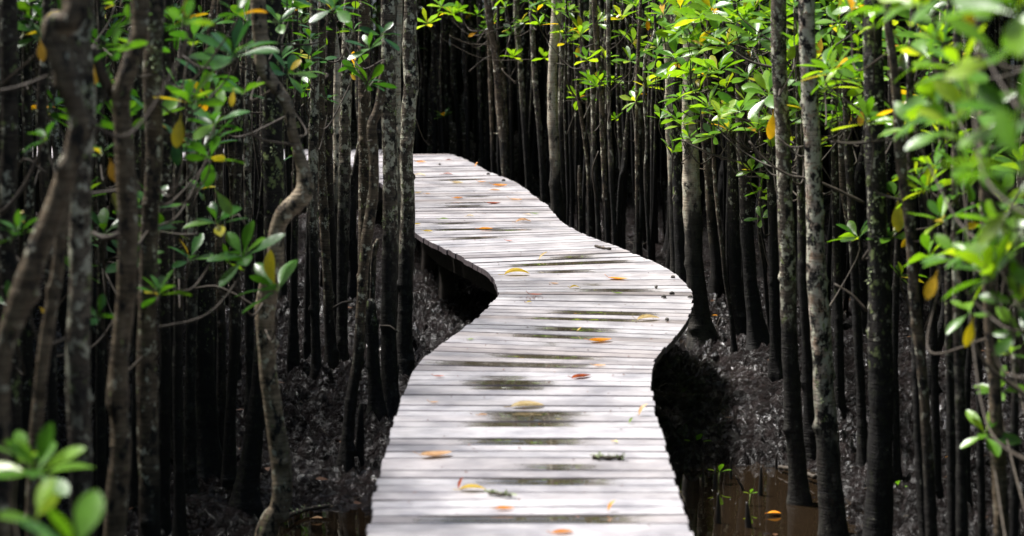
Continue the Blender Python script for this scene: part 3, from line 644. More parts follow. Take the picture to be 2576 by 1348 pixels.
# random extra whorls by zone: x0,x1,y0,y1,d0,d1,count
for (x0, x1, y0, y1, d0, d1, c) in [(1650,2050,-10,200,10.2,13,38),(1700,1960,180,340,10.2,12.5,18),(1960,2200,-10,300,8.9,10.5,16),(2060,2400,-10,330,7.5,10,26),(2250,2575,300,700,6.5,9,14),(1050,1660,-10,70,14,18.5,26),(1400,1660,60,260,13.8,16,10),(0,640,-10,420,7.0,9.5,26),(640,960,-10,230,9,12,14),(0,600,420,800,7.5,9.5,10)]:
    for _ in range(c):
        d = rw_.uniform(d0, d1); xx, yy_ = rw_.uniform(x0, x1), rw_.uniform(y0, y1)
        if near_tree(atY(xx, yy_, d))[0] > .42: continue
        whorl(xx, yy_, 560 / d * rw_.uniform(.85, 1.1), d, rw_.randint(5, 9), .05, rnd=rw_)
# bare twigs seen in the photograph
def tnear(x, y, d): return near_tree(atY(x, y, d))[1]
for (pts, d, w0, w1) in [([(1868,410),(1803,392),(1753,372),(1713,352)],11.4,7,4),([(2173,510),(2053,455),(1983,440),(1928,405),(1883,355)],9.0,9,5),([(1963,175),(1888,155),(1838,125)],10,8,5),([(2173,360),(2088,357)],8.6,6,5),([(2026,368),(1988,370),(1955,345)],8.9,6,4),([(2180,782),(2140,740),(2098,714)],8.2,8,5),([(2600,1010),(2553,974),(2483,919),(2443,849)],6.2,14,8),([(590,150),(560,172),(500,168),(460,140)],7.0,9,5),([(298,590),(262,600),(232,585)],6.0,18,12),([(232,118),(262,200),(296,246)],6.2,22,34),
    ([(0,540),(45,490),(80,430),(120,330)],6.6,12,8),([(120,440),(60,400),(30,470)],7,8,5),([(500,590),(450,590),(400,582)],7.4,8,5),([(640,610),(600,540),(585,545)],7.8,8,5),([(640,770),(590,740),(540,720),(490,725)],8,8,5),([(0,230),(60,215),(120,190)],6,10,6),([(1045,300),(1065,350),(1080,365)],12,4,3),([(838,775),(860,762),(888,758)],10.6,7,6),([(998,835),(980,820),(950,820)],10.3,6,4),([(1298,210),(1270,185),(1262,172)],17,5,3),([(1500,505),(1490,430),(1505,380)],14.5,6,4),([(1420,190),(1440,235),(1470,260)],15.2,6,4),([(2262,170),(2300,208),(2340,225)],8,8,6),([(955,330),(930,328),(925,320)],9.6,8,6),([(1200,110),(1230,60),(1250,20)],18,5,3),([(1130,90),(1180,110),(1230,112)],18,4,3),([(1180,180),(1215,150),(1235,140)],18,4,3),([(2445,512),(2470,560),(2492,600)],7.2,9,6)]:
    branch_px(tnear(*pts[0], d), pts, d, w0, w1)
# single yellow and orange leaves hanging among the green ones
for (x, y, dx, dy, L, d, tn) in [(100,95,8,60,64,6.2,.62),(276,395,10,58,66,6.6,.66),(237,165,2,50,52,6.6,.6),(466,-10,6,60,60,5.6,.6),(588,222,-8,46,50,7.2,.5),(1627,42,4,34,36,13.6,.68),(1198,82,-14,6,26,17.5,.66),(1236,92,2,-12,18,17.5,.6),(1945,275,-6,70,78,9.3,.56),(2066,90,-8,44,50,9.2,.58),(2168,270,-6,48,50,8.4,.6),(2436,0,4,80,86,4.6,.52),(2358,680,-22,56,84,6.0,.58),(2448,795,-14,68,84,6.0,.40),(1455,110,-4,34,36,15,.42),(2140,290,0,32,34,9.4,.56),(2290,590,-20,30,44,8.0,.5),(880,185,12,14,26,11,.55),(100,772,20,20,34,6.6,.55),(2465,560,-30,10,50,7,.5),(456,283,-12,80,92,6.6,.30),(438,340,8,70,80,7,.0),(540,475,40,60,80,7.0,.0),(640,840,0,0,10,8,.0),(1928,330,60,6,62,9.4,.36),(2258,495,0,80,90,7.8,.30)]:
    a = atY(x, y, d); b_ = atY(x + dx, y + dy, d - .03); t = tnear(x, y, d)
    leaf(t.leaves, a - t.base, b_ - a + 1e-4, (rw_.uniform(-.4, .4), -1, .2), L / FPX * d, L / FPX * d * .36, .2, .2, tn); t.nl += 1
for t in TREES:
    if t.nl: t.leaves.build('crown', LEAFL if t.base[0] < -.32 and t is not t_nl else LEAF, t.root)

# lichen tufts as small leafy crusts on the main trunks
def tuft(t, x, y, r):
    P = atY(x, y, t.d); i = int(np.argmin(np.abs(t.P[:, 2] - P[2]))); c = t.P[i]; rr = t.R[i]; d = t.d
    dx = max(-.8, min(.8, (P[0] - c[0]) / rr)); n = np.array([dx, -math.sqrt(1 - dx * dx), 0]); rad = r / FPX * d; mb = MB()
    rnd = random.Random(int(x * 7 + y)); side = np.array([-n[1], n[0], 0])
    for _ in range(26):
        a = rnd.uniform(0, 6.28); q = rad * math.sqrt(rnd.random())
        p = c + n * rr * .98 + side * math.cos(a) * q * .8 + np.array([0, 0, 1.2 * math.sin(a) * q]); s_ = rad * rnd.uniform(.25, .5)
        u = np.array([rnd.gauss(0, 1) for _ in range(3)]); u /= np.linalg.norm(u); v = np.cross(u, n + .01); v /= np.linalg.norm(v) + 1e-6
        vs = [p + n * .0, p + u * s_ * .5 + n * s_ * .4, p + (u + v) * s_ * .4 + n * s_ * .7, p + v * s_ * .5 + n * s_ * .3]
        mb.add(np.array(vs) - t.base, [(0, 1, 2, 3)])
    mb.build('lichen', LICHEN, t.root, smooth=False)
def by(lbl): return next(t for t in TREES if lbl in t.root['label'])
tA = by('lichen-crusted grey trunk'); tB = by('right beside the boardwalk edge'); tK = by('thick black trunk covered'); tM = by('white-and-black'); tH = by('just behind the crooked'); tY = by('hanging yellow lichen'); t2 = by('yellow-green lichen patch')
for (t, x, y, r) in [(tA,968,560,12),(tA,985,540,10),(tA,982,268,12),(tA,975,150,9),(tB,1042,320,10),(tB,1036,130,8),(tB,1027,460,7),(tK,2200,260,22),(tK,2190,300,16),(tK,2212,420,14),(tK,2195,500,18),(tK,2190,560,16),(tK,2204,600,14),(tK,2186,690,16),(tK,2208,695,12),(tM,2060,690,10),(tM,2062,900,10),(tM,2052,960,9),(tM,2066,1000,9),(tH,690,275,16),(tH,690,370,16),(tH,698,430,12),(tH,682,180,10),(tY,392,130,28),(tY,396,160,18),(tY,386,60,14),(t2,222,235,26),(t2,216,262,16)]:
    tuft(t, x, y, r)

# ------------------------------------------------------------------ filler poles: protos copied as things
protos = []
for k in range(14):
    rnd = random.Random(100 + k); P = []; x = y = 0; z = -.15
    while z < 3.4: P.append((x, y, z)); x += rnd.gauss(0, .022); y += rnd.gauss(0, .022); z += .28
    mb = MB(); P = spline(np.array(P), .022); n = len(P); trunk_mesh(mb, P, np.linspace(.026, .017, n), 9, rnd, .6, 1.3, 0.0)
    for _ in range(6):
        i = rnd.randrange(10, n - 10); a = rnd.uniform(0, 6.28); p = P[i]; q = p + np.array([math.cos(a), math.sin(a), .3]) * rnd.uniform(.03, .07)
        tube(mb, [p, q], [.006, .003], 5)
    protos.append((mb, P))
pm = {}
def proto_mesh(k, mk):
    if (k, mk) not in pm: pm[(k, mk)] = protos[k][0].mesh('pole_trunk', BARK[mk])
    return pm[(k, mk)]
crowns = []
for k in range(8):
    rnd = random.Random(300 + k); mb = MB(); P = protos[k][1]
    for _ in range(9):
        a = rnd.uniform(0, 6.28); rr = rnd.uniform(.12, .42); z = rnd.uniform(1.45, 2.6); i = int(np.argmin(np.abs(P[:, 2] - z + .2)))
        q = np.array([P[i][0] + math.cos(a) * rr, P[i][1] + math.sin(a) * rr, z])
        m_ = (P[i] + q) / 2 + np.array([0, 0, -.05]); tube(mb, spline(np.array([P[i], m_, q]), .06), .004, 4, 0, None, 1)
        rosette(mb, q, rnd.uniform(.085, .11), rnd.randint(6, 9), None, rnd, True, .05)
    crowns.append(mb.mesh('pole_crown', [LEAFD, TWIG]))
placed = [(t.base[0], t.base[1]) for t in TREES]
pathpx = [(proj((p[0], p[1], 0)), p[1]) for p in np.vstack([CL[::4], (R_)[::4]]) if p[1] > 6]
pxx = np.array([q[0][0] for q in pathpx]); pyy = np.array([q[1] for q in pathpx])
# image columns that the deck fills, with the farthest deck depth in them
edges = np.vstack([CL[::4] + (R_[::4] - CL[::4]) * u for u in np.linspace(-1, 1, 9)])
edges = edges[edges[:, 1] > 6]; ex = CX + FPX * edges[:, 0] / edges[:, 1]
def blocks(X, Y):
    x = CX + FPX * X / Y
    if x < 1047: return False
    m = (np.abs(ex - x) < 26) & (edges[:, 1] > Y) & (ex > 1040)
    return bool(m.any())
def ok(X, Y, mind=.16):
    if path_dist(X, Y) < .62: return False
    if blocks(X, Y): return False
    x = CX + FPX * X / Y
    if 700 < x < 1050 and Y < 12.5: return False
    if (750 < x < 780 or 878 < x < 906) and Y < 19: return False
    if 900 < x < 1060 and Y < 17.5: return False
    if 740 < x < 905 and 12.5 < Y < 18 and rf.random() < .55: return False
    if 1700 < x < 2000 and Y < 12.9: return False
    if x > 1980 and Y < 10.5: return False
    if x < 720 and Y < 9.2: return False
    return all((X - a) ** 2 + (Y - b_) ** 2 > mind ** 2 for a, b_ in placed)
FILLERS = []
rf = random.Random(77); cnt = 0; tries = 0; FILL = 222
zones = {'L': ('thin dark pole deep in the stand left of the boardwalk, behind the near trunks', 'thin mangrove poles left of the boardwalk'),
         'C': ('thin dark pole in the dense stand beyond the far bend of the boardwalk', 'thin mangrove poles beyond the far bend'),
         'R': ('thin dark pole deep in the stand right of the boardwalk, behind the near trunks', 'thin mangrove poles right of the boardwalk')}
while cnt < FILL and tries < 20000:
    tries += 1; Y = math.sqrt(rf.uniform(9 ** 2, 21.5 ** 2)); X = rf.uniform(-.235, .235) * Y
    if not ok(X, Y): continue
    placed.append((X, Y)); x = CX + FPX * X / Y; z = 'L' if x < 1040 else ('C' if x < 1650 else 'R')
    k = rf.randrange(14); mk = rf.choices(['dark', 'tan', 'grey', 'pale', 'black'], [5, 3, 3.2, .5, 1.5])[0]
    r = empty('mangrove_pole', (X, Y, gh(X, Y))); tag(r, zones[z][0], 'tree', zones[z][1])
    o = bpy.data.objects.new('trunk', proto_mesh(k, mk)); C.objects.link(o); o.parent = r
    s_ = rf.choice([.55, .7, .8, .9, 1.0, 1.25]) * rf.uniform(.9, 1.15); o.scale = (s_, s_, 1)
    r.rotation_euler = (rf.gauss(0, .018), rf.gauss(0, .018), rf.uniform(0, 6.28))
    if rf.random() < (.55 if z != 'L' else .4):
        c = bpy.data.objects.new('crown', crowns[k % 8]); C.objects.link(c); c.parent = r
    cnt += 1
    FILLERS.append((r, x, Y, s_, mk, z))

LAND = [(5, 'S-bent trunk'), (205, 'blurred trunk'), (312, 'forked brown trunk'), (385, 'yellow-lichened trunk'), (452, 'narrow grey stem'), (510, 'broad-footed dark trunk'),
        (590, 'slender dark stem'), (670, 'crooked elbow trunk'), (745, 'slim upright stem'), (790, 'knotted-scar stem'), (825, 'brown speckled trunk'), (866, 'pale thin lichen-flecked trunk'),
        (918, 'tan-patched trunk'), (980, 'lichen-crusted grey trunk'), (1024, 'rough deck-edge trunk'), (1172, 'lone far trunk'), (1253, 'far grey trunk'), (1312, 'kinked grey trunk'), (1352, 'grey-brown leaning trunk'), (1395, 'tall pale trunk'),
        (1468, 'broken-tipped stem'), (1514, 'knotty stem'), (1570, 'dark slanted stem'), (1602, 'very thin whorled stem'), (1685, 'lichen-pale trunk'), (1740, 'thick flaring trunk'), (1845, 'straight black trunk'), (1890, 'leaning black trunk'), (1946, 'slim ringed trunk'), (1980, 'knothole trunk'),
        (2050, 'white-and-black mottled trunk'), (2150, 'dark brown stem'), (2205, 'lichen-clumped black trunk'), (2290, 'brown bent stem'), (2388, 'knobbly dark stem'), (2412, 'grey paired stem'), (2490, 'blurred pale stem'), (2560, 'right border stem')]
MKN = {'dark': 'dark brown', 'tan': 'brown', 'grey': 'greyish', 'pale': 'pale', 'black': 'black'}
SAME = {}
for (r, x, Y, s_, mk, z) in FILLERS:
    lx, ln = min(LAND, key=lambda q: abs(q[0] - x))
    th = 'hair-thin' if s_ < .65 else 'thin' if s_ < .85 else 'slim' if s_ < 1.0 else 'stout'
    dp = 'close behind' if Y < 12 else 'behind' if Y < 15 else 'well behind' if Y < 18 else 'far behind'
    off = abs(x - lx); sd = 'left' if x < lx else 'right'
    pl = f'just to its {sd}' if off < 14 else f'to its {sd}' if off < 40 else f'well to its {sd}'
    r['label'] = lab_ = f'{th} {MKN[mk]} pole {dp} the {ln}, {pl}'
    SAME.setdefault(lab_, []).append((Y, r))

for lab_, g_ in SAME.items():
    if len(g_) == 2:
        g_.sort(key=lambda q: q[0]); g_[0][1]['label'] = 'nearer ' + lab_; g_[1][1]['label'] = 'farther ' + lab_

# the wood behind: one mass of trunks and leaves
mb = MB(); rf = random.Random(5); n = 0
def pole(X, Y, rad):
    g = -.55; P = [(X + rf.gauss(0, .03), Y, g)]
    for z in (.0, .6, 1.2, 1.9, 2.8): P.append((P[-1][0] + rf.gauss(0, .03), Y, z))
    tube(mb, P, [rad * 1.25, rad * 1.1, rad, rad, rad * .9, rad * .8], 6)
while n < 900:
    Y = rf.uniform(19.5, 44); X = rf.uniform(-.30, .30) * Y
    if path_dist(X, Y) < .7: continue
    pole(X, Y, rf.uniform(.012, .034) * (1 + (Y - 19) * .02)); n += 1
n = 0
for _ in range(5000):
    if n >= 170: break
    Y = rf.uniform(13, 21); X = rf.uniform(-.235, .235) * Y
    if ok(X, Y, .12): placed.append((X, Y)); pole(X, Y, rf.uniform(.007, .016)); n += 1
n = 0
while n < 260:           # the sides, at the edge of what the view can reach
    Y = rf.uniform(3, 26); X = rf.choice((-1, 1)) * (Y * .25 + rf.uniform(.4, 6))
    if path_dist(X, Y) < .9: continue
    pole(X, Y, rf.uniform(.012, .034)); n += 1
wood = mb.build('far_mangrove_wood', BARK['dark']); tag(wood, 'mass of thin dark mangrove trunks filling the depth of the swamp', 'trees', kind='stuff')
mb = MB()
for _ in range(900):
    Y = rf.uniform(18.5, 40); X = rf.uniform(-.28, .28) * Y
    if path_dist(X, Y) < .9: continue
    z = 1.7 - Y * 155 / FPX - abs(rf.gauss(0, .32)) * (Y / 22) + .1
    if z < -.1: continue
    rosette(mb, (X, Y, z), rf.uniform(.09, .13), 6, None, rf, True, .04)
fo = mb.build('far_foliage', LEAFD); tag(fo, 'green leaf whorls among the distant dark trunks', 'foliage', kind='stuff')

# ------------------------------------------------------------------ unseen canopy added to shade the stand (left open over the boardwalk)
def slab(nq, x0, x1, y0, y1, z0, z1, size, keep, seed, flat=.45):
    r = np.random.default_rng(seed); X = r.uniform(x0, x1, nq); Y = r.uniform(y0, y1, nq); Z = r.uniform(z0, z1, nq)
    k = keep(X, Y, Z, r); X, Y, Z = X[k], Y[k], Z[k]; n = len(X)
    nrm = r.normal(0, flat, (n, 3)); nrm[:, 2] += 1; nrm /= np.linalg.norm(nrm, axis=1)[:, None]
    a = np.cross(nrm, r.normal(0, 1, (n, 3))); a /= np.linalg.norm(a, axis=1)[:, None]; b_ = np.cross(nrm, a)
    L = r.uniform(size * .8, size * 1.25, n)[:, None]; W = L * .42; c = np.c_[X, Y, Z]
    q = np.stack([c - a * L / 2, c - a * L * .15 + b_ * W / 2, c + a * L * .25 + b_ * W / 2, c + a * L / 2, c + a * L * .25 - b_ * W / 2, c - a * L * .15 - b_ * W / 2], 1)
    return q.reshape(-1, 3), n
def hexmesh(name, qs, m):
    v = np.concatenate([q for q, _ in qs]); n = len(v) // 6; me = bpy.data.meshes.new(name)
    me.vertices.add(len(v)); me.vertices.foreach_set('co', v.ravel()); me.loops.add(len(v)); me.loops.foreach_set('vertex_index', np.arange(len(v)))
    me.polygons.add(n); me.polygons.foreach_set('loop_start', np.arange(0, n * 6, 6)); me.polygons.foreach_set('loop_total', np.full(n, 6)); me.update(calc_edges=True)
    me.materials.append(m); o = bpy.data.objects.new(name, me); C.objects.link(o); return o
SLOT = .95
def keep_top(X, Y, Z, r):
    d = path_dist_v(X, Y); edge = SLOT + .35 * (vnoise(X * .8 + 40, Y * .8 + 40, 9) - .5) * 2 + (Z - 2.6) * .1
    k = d > edge
    # leaves thinned on both sides of the path to let sun through
    yy = CL[:, 1] < 18.3; cx = np.interp(Y, CL[yy, 1], CL[yy, 0]); rr = r.random(len(X))
    k &= ~((X > cx) & (X < cx + 1.75 + .5 * (Y < 8)) & (Y > 1.5) & (Y < 17.5) & (rr < .85))
    k &= ~((X < cx) & (X > cx - 2.4 - .9 * np.clip((Y - 11) / 3, 0, 1)) & (Y > 1.5) & (Y < 18.8) & (rr < .92))
    return k
NQ = 400000
can = hexmesh('shading_canopy', [slab(90000, -12, 12, 13, 42, 2.3, 3.6, .22, lambda X, Y, Z, r: (path_dist_v(X, Y) > .75 + .2 * r.random(len(X))) & ~((Y < 18.8) & (X > -3.6) & (X < .6)), 12),  # extra leaf slabs added to darken the far and outer stands
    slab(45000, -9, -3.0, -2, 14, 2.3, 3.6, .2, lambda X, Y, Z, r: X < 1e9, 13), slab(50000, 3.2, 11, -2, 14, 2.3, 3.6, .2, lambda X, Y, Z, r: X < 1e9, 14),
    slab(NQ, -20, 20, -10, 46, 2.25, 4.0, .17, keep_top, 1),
    slab(26000, -20, -17, -10, 46, -.5, 2.6, .22, lambda X, Y, Z, r: X < 1e9, 2, 2.0), slab(26000, 17, 20, -10, 46, -.5, 2.6, .22, lambda X, Y, Z, r: X < 1e9, 3, 2.0),  # leaf curtains down to the ground, added to shut out side light
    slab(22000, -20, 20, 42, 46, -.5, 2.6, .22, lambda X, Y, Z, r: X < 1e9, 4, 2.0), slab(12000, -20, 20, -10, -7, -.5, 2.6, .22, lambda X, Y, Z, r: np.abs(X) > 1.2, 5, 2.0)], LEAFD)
tag(can, 'unseen leafy canopy added to shade the swamp on both sides of the path', 'canopy', kind='stuff')

# ------------------------------------------------------------------ things lying on the deck
def fleaf_mat(name, c1, c2, trans=.25):
    m, t, b, o = mat(name)
    n = noise(t, mapped(t, (1, 1, 1), 'Position'), 50, 4)
    c = ramp(t, n, [(.35, c1), (.65, c2)]); t.links.new(c, b.inputs['Base Color'])
    b.inputs['Roughness'].default_value = .45
    tr = t.nodes.new('ShaderNodeBsdfTranslucent'); ms = t.nodes.new('ShaderNodeMixShader'); ms.inputs[0].default_value = trans
    t.links.new(c, tr.inputs[0]); t.links.new(b.outputs[0], ms.inputs[1]); t.links.new(tr.outputs[0], ms.inputs[2]); t.links.new(ms.outputs[0], o.inputs[0]); return m
FL = {'orange': fleaf_mat('orange leaf', (.72, .22, .010), (.85, .38, .02)), 'yellow': fleaf_mat('yellow leaf', (.62, .40, .03), (.72, .55, .08)),
      'cream': fleaf_mat('cream leaf', (.62, .45, .18), (.75, .62, .36)), 'rust': fleaf_mat('rust leaf', (.26, .040, .010), (.50, .10, .015), .12),
      'green': fleaf_mat('green fallen leaf', (.14, .28, .02), (.28, .42, .04)), 'peach': fleaf_mat('peach leaf', (.60, .30, .12), (.75, .48, .26))}
LEAVES = [(1059,406,24,0,'orange','plump orange leaf lying farthest up the deck at the far bend'),(1129,401,13,20,'rust','tiny rust leaf at the outer edge of the far bend'),(1198,417,12,60,'orange','small upright orange leaf near the outer edge of the far bend'),
(1055,440,30,-5,'cream','narrow cream leaf half hidden by the trunk beside the deck'),(1125,437,24,3,'rust','flat red-brown leaf above the farthest puddle'),(1150,459,28,-8,'cream','cream leaf with a raised stalk just below the farthest puddle'),
(1212,456,20,8,'orange','small orange leaf left of the orange leaf with a brown lump'),(1257,466,34,5,'orange','larger orange leaf with curled end near the outer edge at the far straight'),(1075,486,14,0,'peach','small peach leaf near the trunk at the far straight'),
(1052,484,22,10,'cream','pale leaf touching the trunk edge at the far straight'),(1245,477,24,12,'peach','faint thin peach leaf under the larger orange leaf'),(1152,497,26,5,'orange','cupped orange leaf beside the small dark puddle'),(1242,511,32,6,'rust','long red-orange leaf at the right end of the far puddles'),
(1298,502,30,4,'peach','very thin pale peach leaf close to the outer edge'),(1182,543,18,-15,'cream','crumpled cream leaf in the middle of the far straight'),(1346,536,16,10,'green','green leaf standing near the outer edge'),(1327,538,16,-5,'cream','cream scrap left of the green leaf near the outer edge'),
(1116,551,22,5,'green','flat green leaf left of centre in the far straight'),(1050,563,18,20,'yellow','yellow leaf against the trunk where the deck emerges'),(1076,581,22,-5,'yellow','folded yellow leaf at the inner edge where the deck emerges'),(1222,575,32,3,'orange','orange-brown leaf floating on the long far puddle'),
(1316,557,36,2,'peach','thin peach sliver right of centre above the long puddle'),(1280,605,16,-20,'rust','small peaked rust leaf below the long far puddle'),(1366,651,26,35,'cream','cream-yellow folded leaf standing upright above the wet planks'),
(1300,689,58,-18,'yellow','large yellow leaf with a pointed tip near the inner bend'),(1555,701,44,2,'orange','thin orange-red leaf lying flat near the right of the widest bend'),(1395,713,18,-25,'peach','small brown-tipped leaf in the middle of the widest bend'),
(1445,723,22,-10,'yellow','small curled yellow-brown leaf right of centre in the widest bend'),(1347,741,30,4,'rust','dark red leaf beside the black crumbs'),(1555,737,20,-15,'green','yellow-green scrap near the mud lumps'),(1331,760,12,10,'yellow','tiny yellow leaf below the black crumbs'),
(1630,802,56,10,'cream','long cream leaf with a lifted curling stalk near the right edge'),(1457,831,12,40,'yellow','tiny yellow leaf at the end of a mid puddle'),(1184,853,16,5,'green','olive blob of leaf near the left edge'),(1510,858,54,-4,'orange','bright orange leaf, the biggest at mid deck'),
(1508,920,30,12,'peach','curled peach leaf just above the dark red-brown leaf'),(1462,948,56,22,'rust','dark red-brown curled leaf with an upturned stalk'),(1105,947,24,2,'rust','small red leaf near the left edge at mid deck'),(1327,1021,76,-4,'cream','long pale leaf above the mirror puddles'),
(1092,1012,22,5,'peach','faint peach leaf near the left edge above the mirror puddles'),(1214,1044,22,0,'peach','small peach leaf left of the mirror puddles'),(1617,1042,32,50,'peach','three-cornered peach leaf near the right edge'),(1587,1062,14,60,'green','small green scrap near the right edge'),
(1097,1146,78,5,'peach','long narrow peach leaf near the left edge in the foreground'),(1188,1232,60,-3,'yellow','smooth yellow leaf lying left of centre in the foreground'),(1158,1226,26,70,'rust','brown curled scrap touching the yellow foreground leaf'),
(1269,1281,44,-12,'orange','brownish curled leaf left of centre near the bottom'),(1538,1283,28,55,'orange','small pointed orange leaf right of centre near the bottom'),(1415,1340,52,4,'orange','orange-brown leaf at the very bottom of the deck'),(1547,1112,14,0,'yellow','tiny pale yellow scrap right of centre in the foreground')]
rl = random.Random(9)
for (x, y, L, rot, c, lb) in LEAVES:
    p = onZ(x, y + 3, 0); Lm = 1.15 * L / FPX * p[1]; mb = MB()
    a = math.radians(rot + rl.gauss(0, 6)) if abs(rot) < 30 else math.radians(rot)
    up = rl.uniform(.05, .22) if abs(rot) < 30 else .5
    d = np.array([math.cos(a), math.sin(a) * 1.0, 0]); 
    if abs(rot) < 30: d[1] += rl.choice((-1, 1)) * rl.uniform(.05, .5)
    else: d = np.array([math.cos(a), .35, .5 + abs(math.sin(a)) * .3])
    d /= np.linalg.norm(d); Wd = Lm * rl.uniform(.36, .48); Wd = max(Wd, .014)
    b0 = -d * Lm / 2 + np.array([0, 0, .010 + Wd * .22]); 
    if abs(rot) >= 30: b0[2] = .006
    vs = []; fs = []; sd = np.cross(d, (0, 0, 1)); sd /= np.linalg.norm(sd); un = np.cross(sd, d); cu = rl.uniform(.5, 1.3); arch = rl.uniform(-.16, .22); K = 12
    for i in range(K + 1):
        t_ = i / K; wv = Wd / 2 * (math.sin(math.pi * min(1, t_ ** .85)) ** .7 + .04)
        cc = b0 + d * Lm * t_ + un * (arch * Lm * (4 * t_ * (1 - t_) - .5) * .6)
        for j in range(-3, 4):
            ph = j / 3 * cu; rr = wv / max(.3, cu)
            vs.append(cc + sd * rr * math.sin(ph) + un * rr * (1 - math.cos(ph)) * 1.1)
    vs = np.array(vs); vs[:, 2] -= vs[:, 2].min() - .004
    for i in range(K):
        for j in range(6): fs.append((i * 7 + j, i * 7 + j + 1, i * 7 + 7 + j + 1, i * 7 + 7 + j))
    mb.add(vs, fs); e = vs[3]; e2 = e - d * Lm * .22 + np.array([0, 0, Lm * rl.uniform(.0, .25)])
    tube(mb, spline(np.array([e + d * Lm * .05, e, e2]), .01), .0011, 5)
    tag(mb.build('fallen_leaf', FL[c], None, (p[0], p[1], .001)), lb, 'leaf', 'fallen leaves on the boardwalk')
LUMPS = [(1650,724,'leftmost dark mud lump in the upper row by the right bend'),(1669,748,'dark mud lump nearest the middle of the bend, below the others in its row'),(1690,739,'dark mud lump between two others near the right bend edge'),(1692,698,'topmost mud lump, alone near the outer edge of the bend'),(1677,806,'mud lump beside the curling stalk of the cream leaf'),(1735,748,'mud lump on the very edge of the right bend'),(1228,438,'grey lump near the outer edge of the far straight'),(1266,454,'small dark lump at the far straight outer edge'),(1106,414,'tiny grey lump by the far orange leaf')]
for (x, y, lb) in LUMPS:
    p = onZ(x, y + 2, 0); mb = MB(); rnd = random.Random(x)
    P = [(-.014, 0, .004), (-.008, .001, .008), (0, 0, .010), (.008, -.001, .007), (.013, 0, .003)]
    tube(mb, P, [.0015, .006, .0075, .005, .0015], 8, 0, 1 + .3 * np.random.default_rng(x).random((5, 8)))
    o = mb.build('mud_lump', LUMP, None, (p[0], p[1], 0)); o.rotation_euler.z = rnd.uniform(0, 3); tag(o, lb, 'mud lump', 'mud lumps on the boardwalk')
# sticks
def stick(pts, r, lb, lich=True, m=TWIG):
    b0 = np.array(pts[0]); mb = MB(); P = spline(np.array(pts) - b0, .008); n = len(P)
    tube(mb, P, r * (1 + .2 * np.sin(np.arange(n) * 1.3)), 7); o = mb.build('stick', m, None, b0); tag(o, lb, 'stick')
    if lich:
        mb = MB(); rnd = random.Random(n)
        for _ in range(60):
            i = rnd.randrange(n); p = P[i] + np.array([rnd.gauss(0, r), rnd.gauss(0, r), r * rnd.uniform(.2, 1.6)]); u = np.array([rnd.gauss(0, 1) for _ in range(3)]) * .004; v = np.array([rnd.gauss(0, 1) for _ in range(3)]) * .004
            mb.add([p, p + u, p + u + v, p + v], [(0, 1, 2, 3)])
        mb.build('lichen', LICHEN, o, smooth=False)
def deckpt(x, y, z=.008): q = onZ(x, y, 0); return (q[0], q[1], z)
stick([deckpt(1490, 1155), deckpt(1530, 1157), deckpt(1568, 1156)], .007, 'short mossy stick crusted with pale lichen lying across the foreground planks')
stick([deckpt(1228, 1244), deckpt(1258, 1250), deckpt(1286, 1252)], .005, 'thin lichen-covered twig below the yellow foreground leaf')
stick([deckpt(1497, 622), deckpt(1517, 627), deckpt(1536, 629)], .007, 'small grey twig near the outer edge above the widest bend', False)
def mudpt(x, y, z): q = onZ(x, y, z); return (q[0], q[1], z)
stick([mudpt(716, 1300, WZ + .03), mudpt(770, 1282, WZ + .02), mudpt(830, 1272, WZ + .03)], .009, 'lichen-streaked branch lying at the edge of the left pool')
stick([mudpt(1960, 1175, WZ + .02), mudpt(2000, 1182, WZ + .03), mudpt(2050, 1200, WZ + .03)], .010, 'pale stick half sunk in mud at the right pool', False)
# crumbs scattered over the deck
mb = MB(); rnd = random.Random(4)
for _ in range(420):
    s_ = rnd.uniform(12, cs[-1] - 5); p, q = course(s_); u = rnd.uniform(-.44, .44); nrm = np.array([q[1], -q[0]]); c = p + nrm * u
    if rnd.random() < .06: c = onZ(1335 + rnd.gauss(0, 12), 751 + rnd.gauss(0, 2), 0)[:2]
    z = rnd.uniform(.0015, .004); a = rnd.uniform(0, 6.28); l = rnd.uniform(.002, .008); d = np.array([math.cos(a), math.sin(a)]) * l; e = np.array([-d[1], d[0]]) * .5
    mb.add([(c[0] + d[0], c[1] + d[1], z), (c[0] + e[0], c[1] + e[1], z + .003), (c[0] - d[0], c[1] - d[1], z), (c[0] - e[0], c[1] - e[1], z + .001)], [(0, 1, 2, 3)])
tag(mb.build('leaf_litter_crumbs', simple('crumbs', (.16, .06, .03)), None, None, False), 'tiny reddish crumbs of leaf litter scattered over the planks', 'litter', kind='stuff')

# leaves on the mud
for (x, y, L, c, lb) in [(795,1270,34,'peach','pinkish leaf lying at the edge of the left pool'),(1797,818,18,'orange','yellow leaf on the mud right of the flaring trunk'),(1945,1258,46,'orange','orange leaf floating in the right pool'),(880,512,14,'orange','orange leaf on the mud between the stems left of the deck'),(600,850,14,'orange','small orange leaf on the mud behind the dark stems at left'),(2020,1340,44,'orange','orange leaf on the mud at the bottom right of the pool'),(1232,420,10,'rust','rust leaf on the mud beyond the far bend'),(2385,1170,20,'orange','orange leaf on the mud between the knobbly pair of stems')]:
    p = onZ(x, y, -.5); z = max(gh(p[0], p[1]), WZ) + .012; Lm = L / FPX * p[1]; mb = MB()
    leaf(mb, np.array([-Lm / 2, 0, 0]), (1, .2, .05), (0, 0, 1), Lm, Lm * .5, .15, .3); tag(mb.build('fallen_leaf', FL[c], None, (p[0], p[1], z)), lb, 'leaf', 'fallen leaves on the mud')
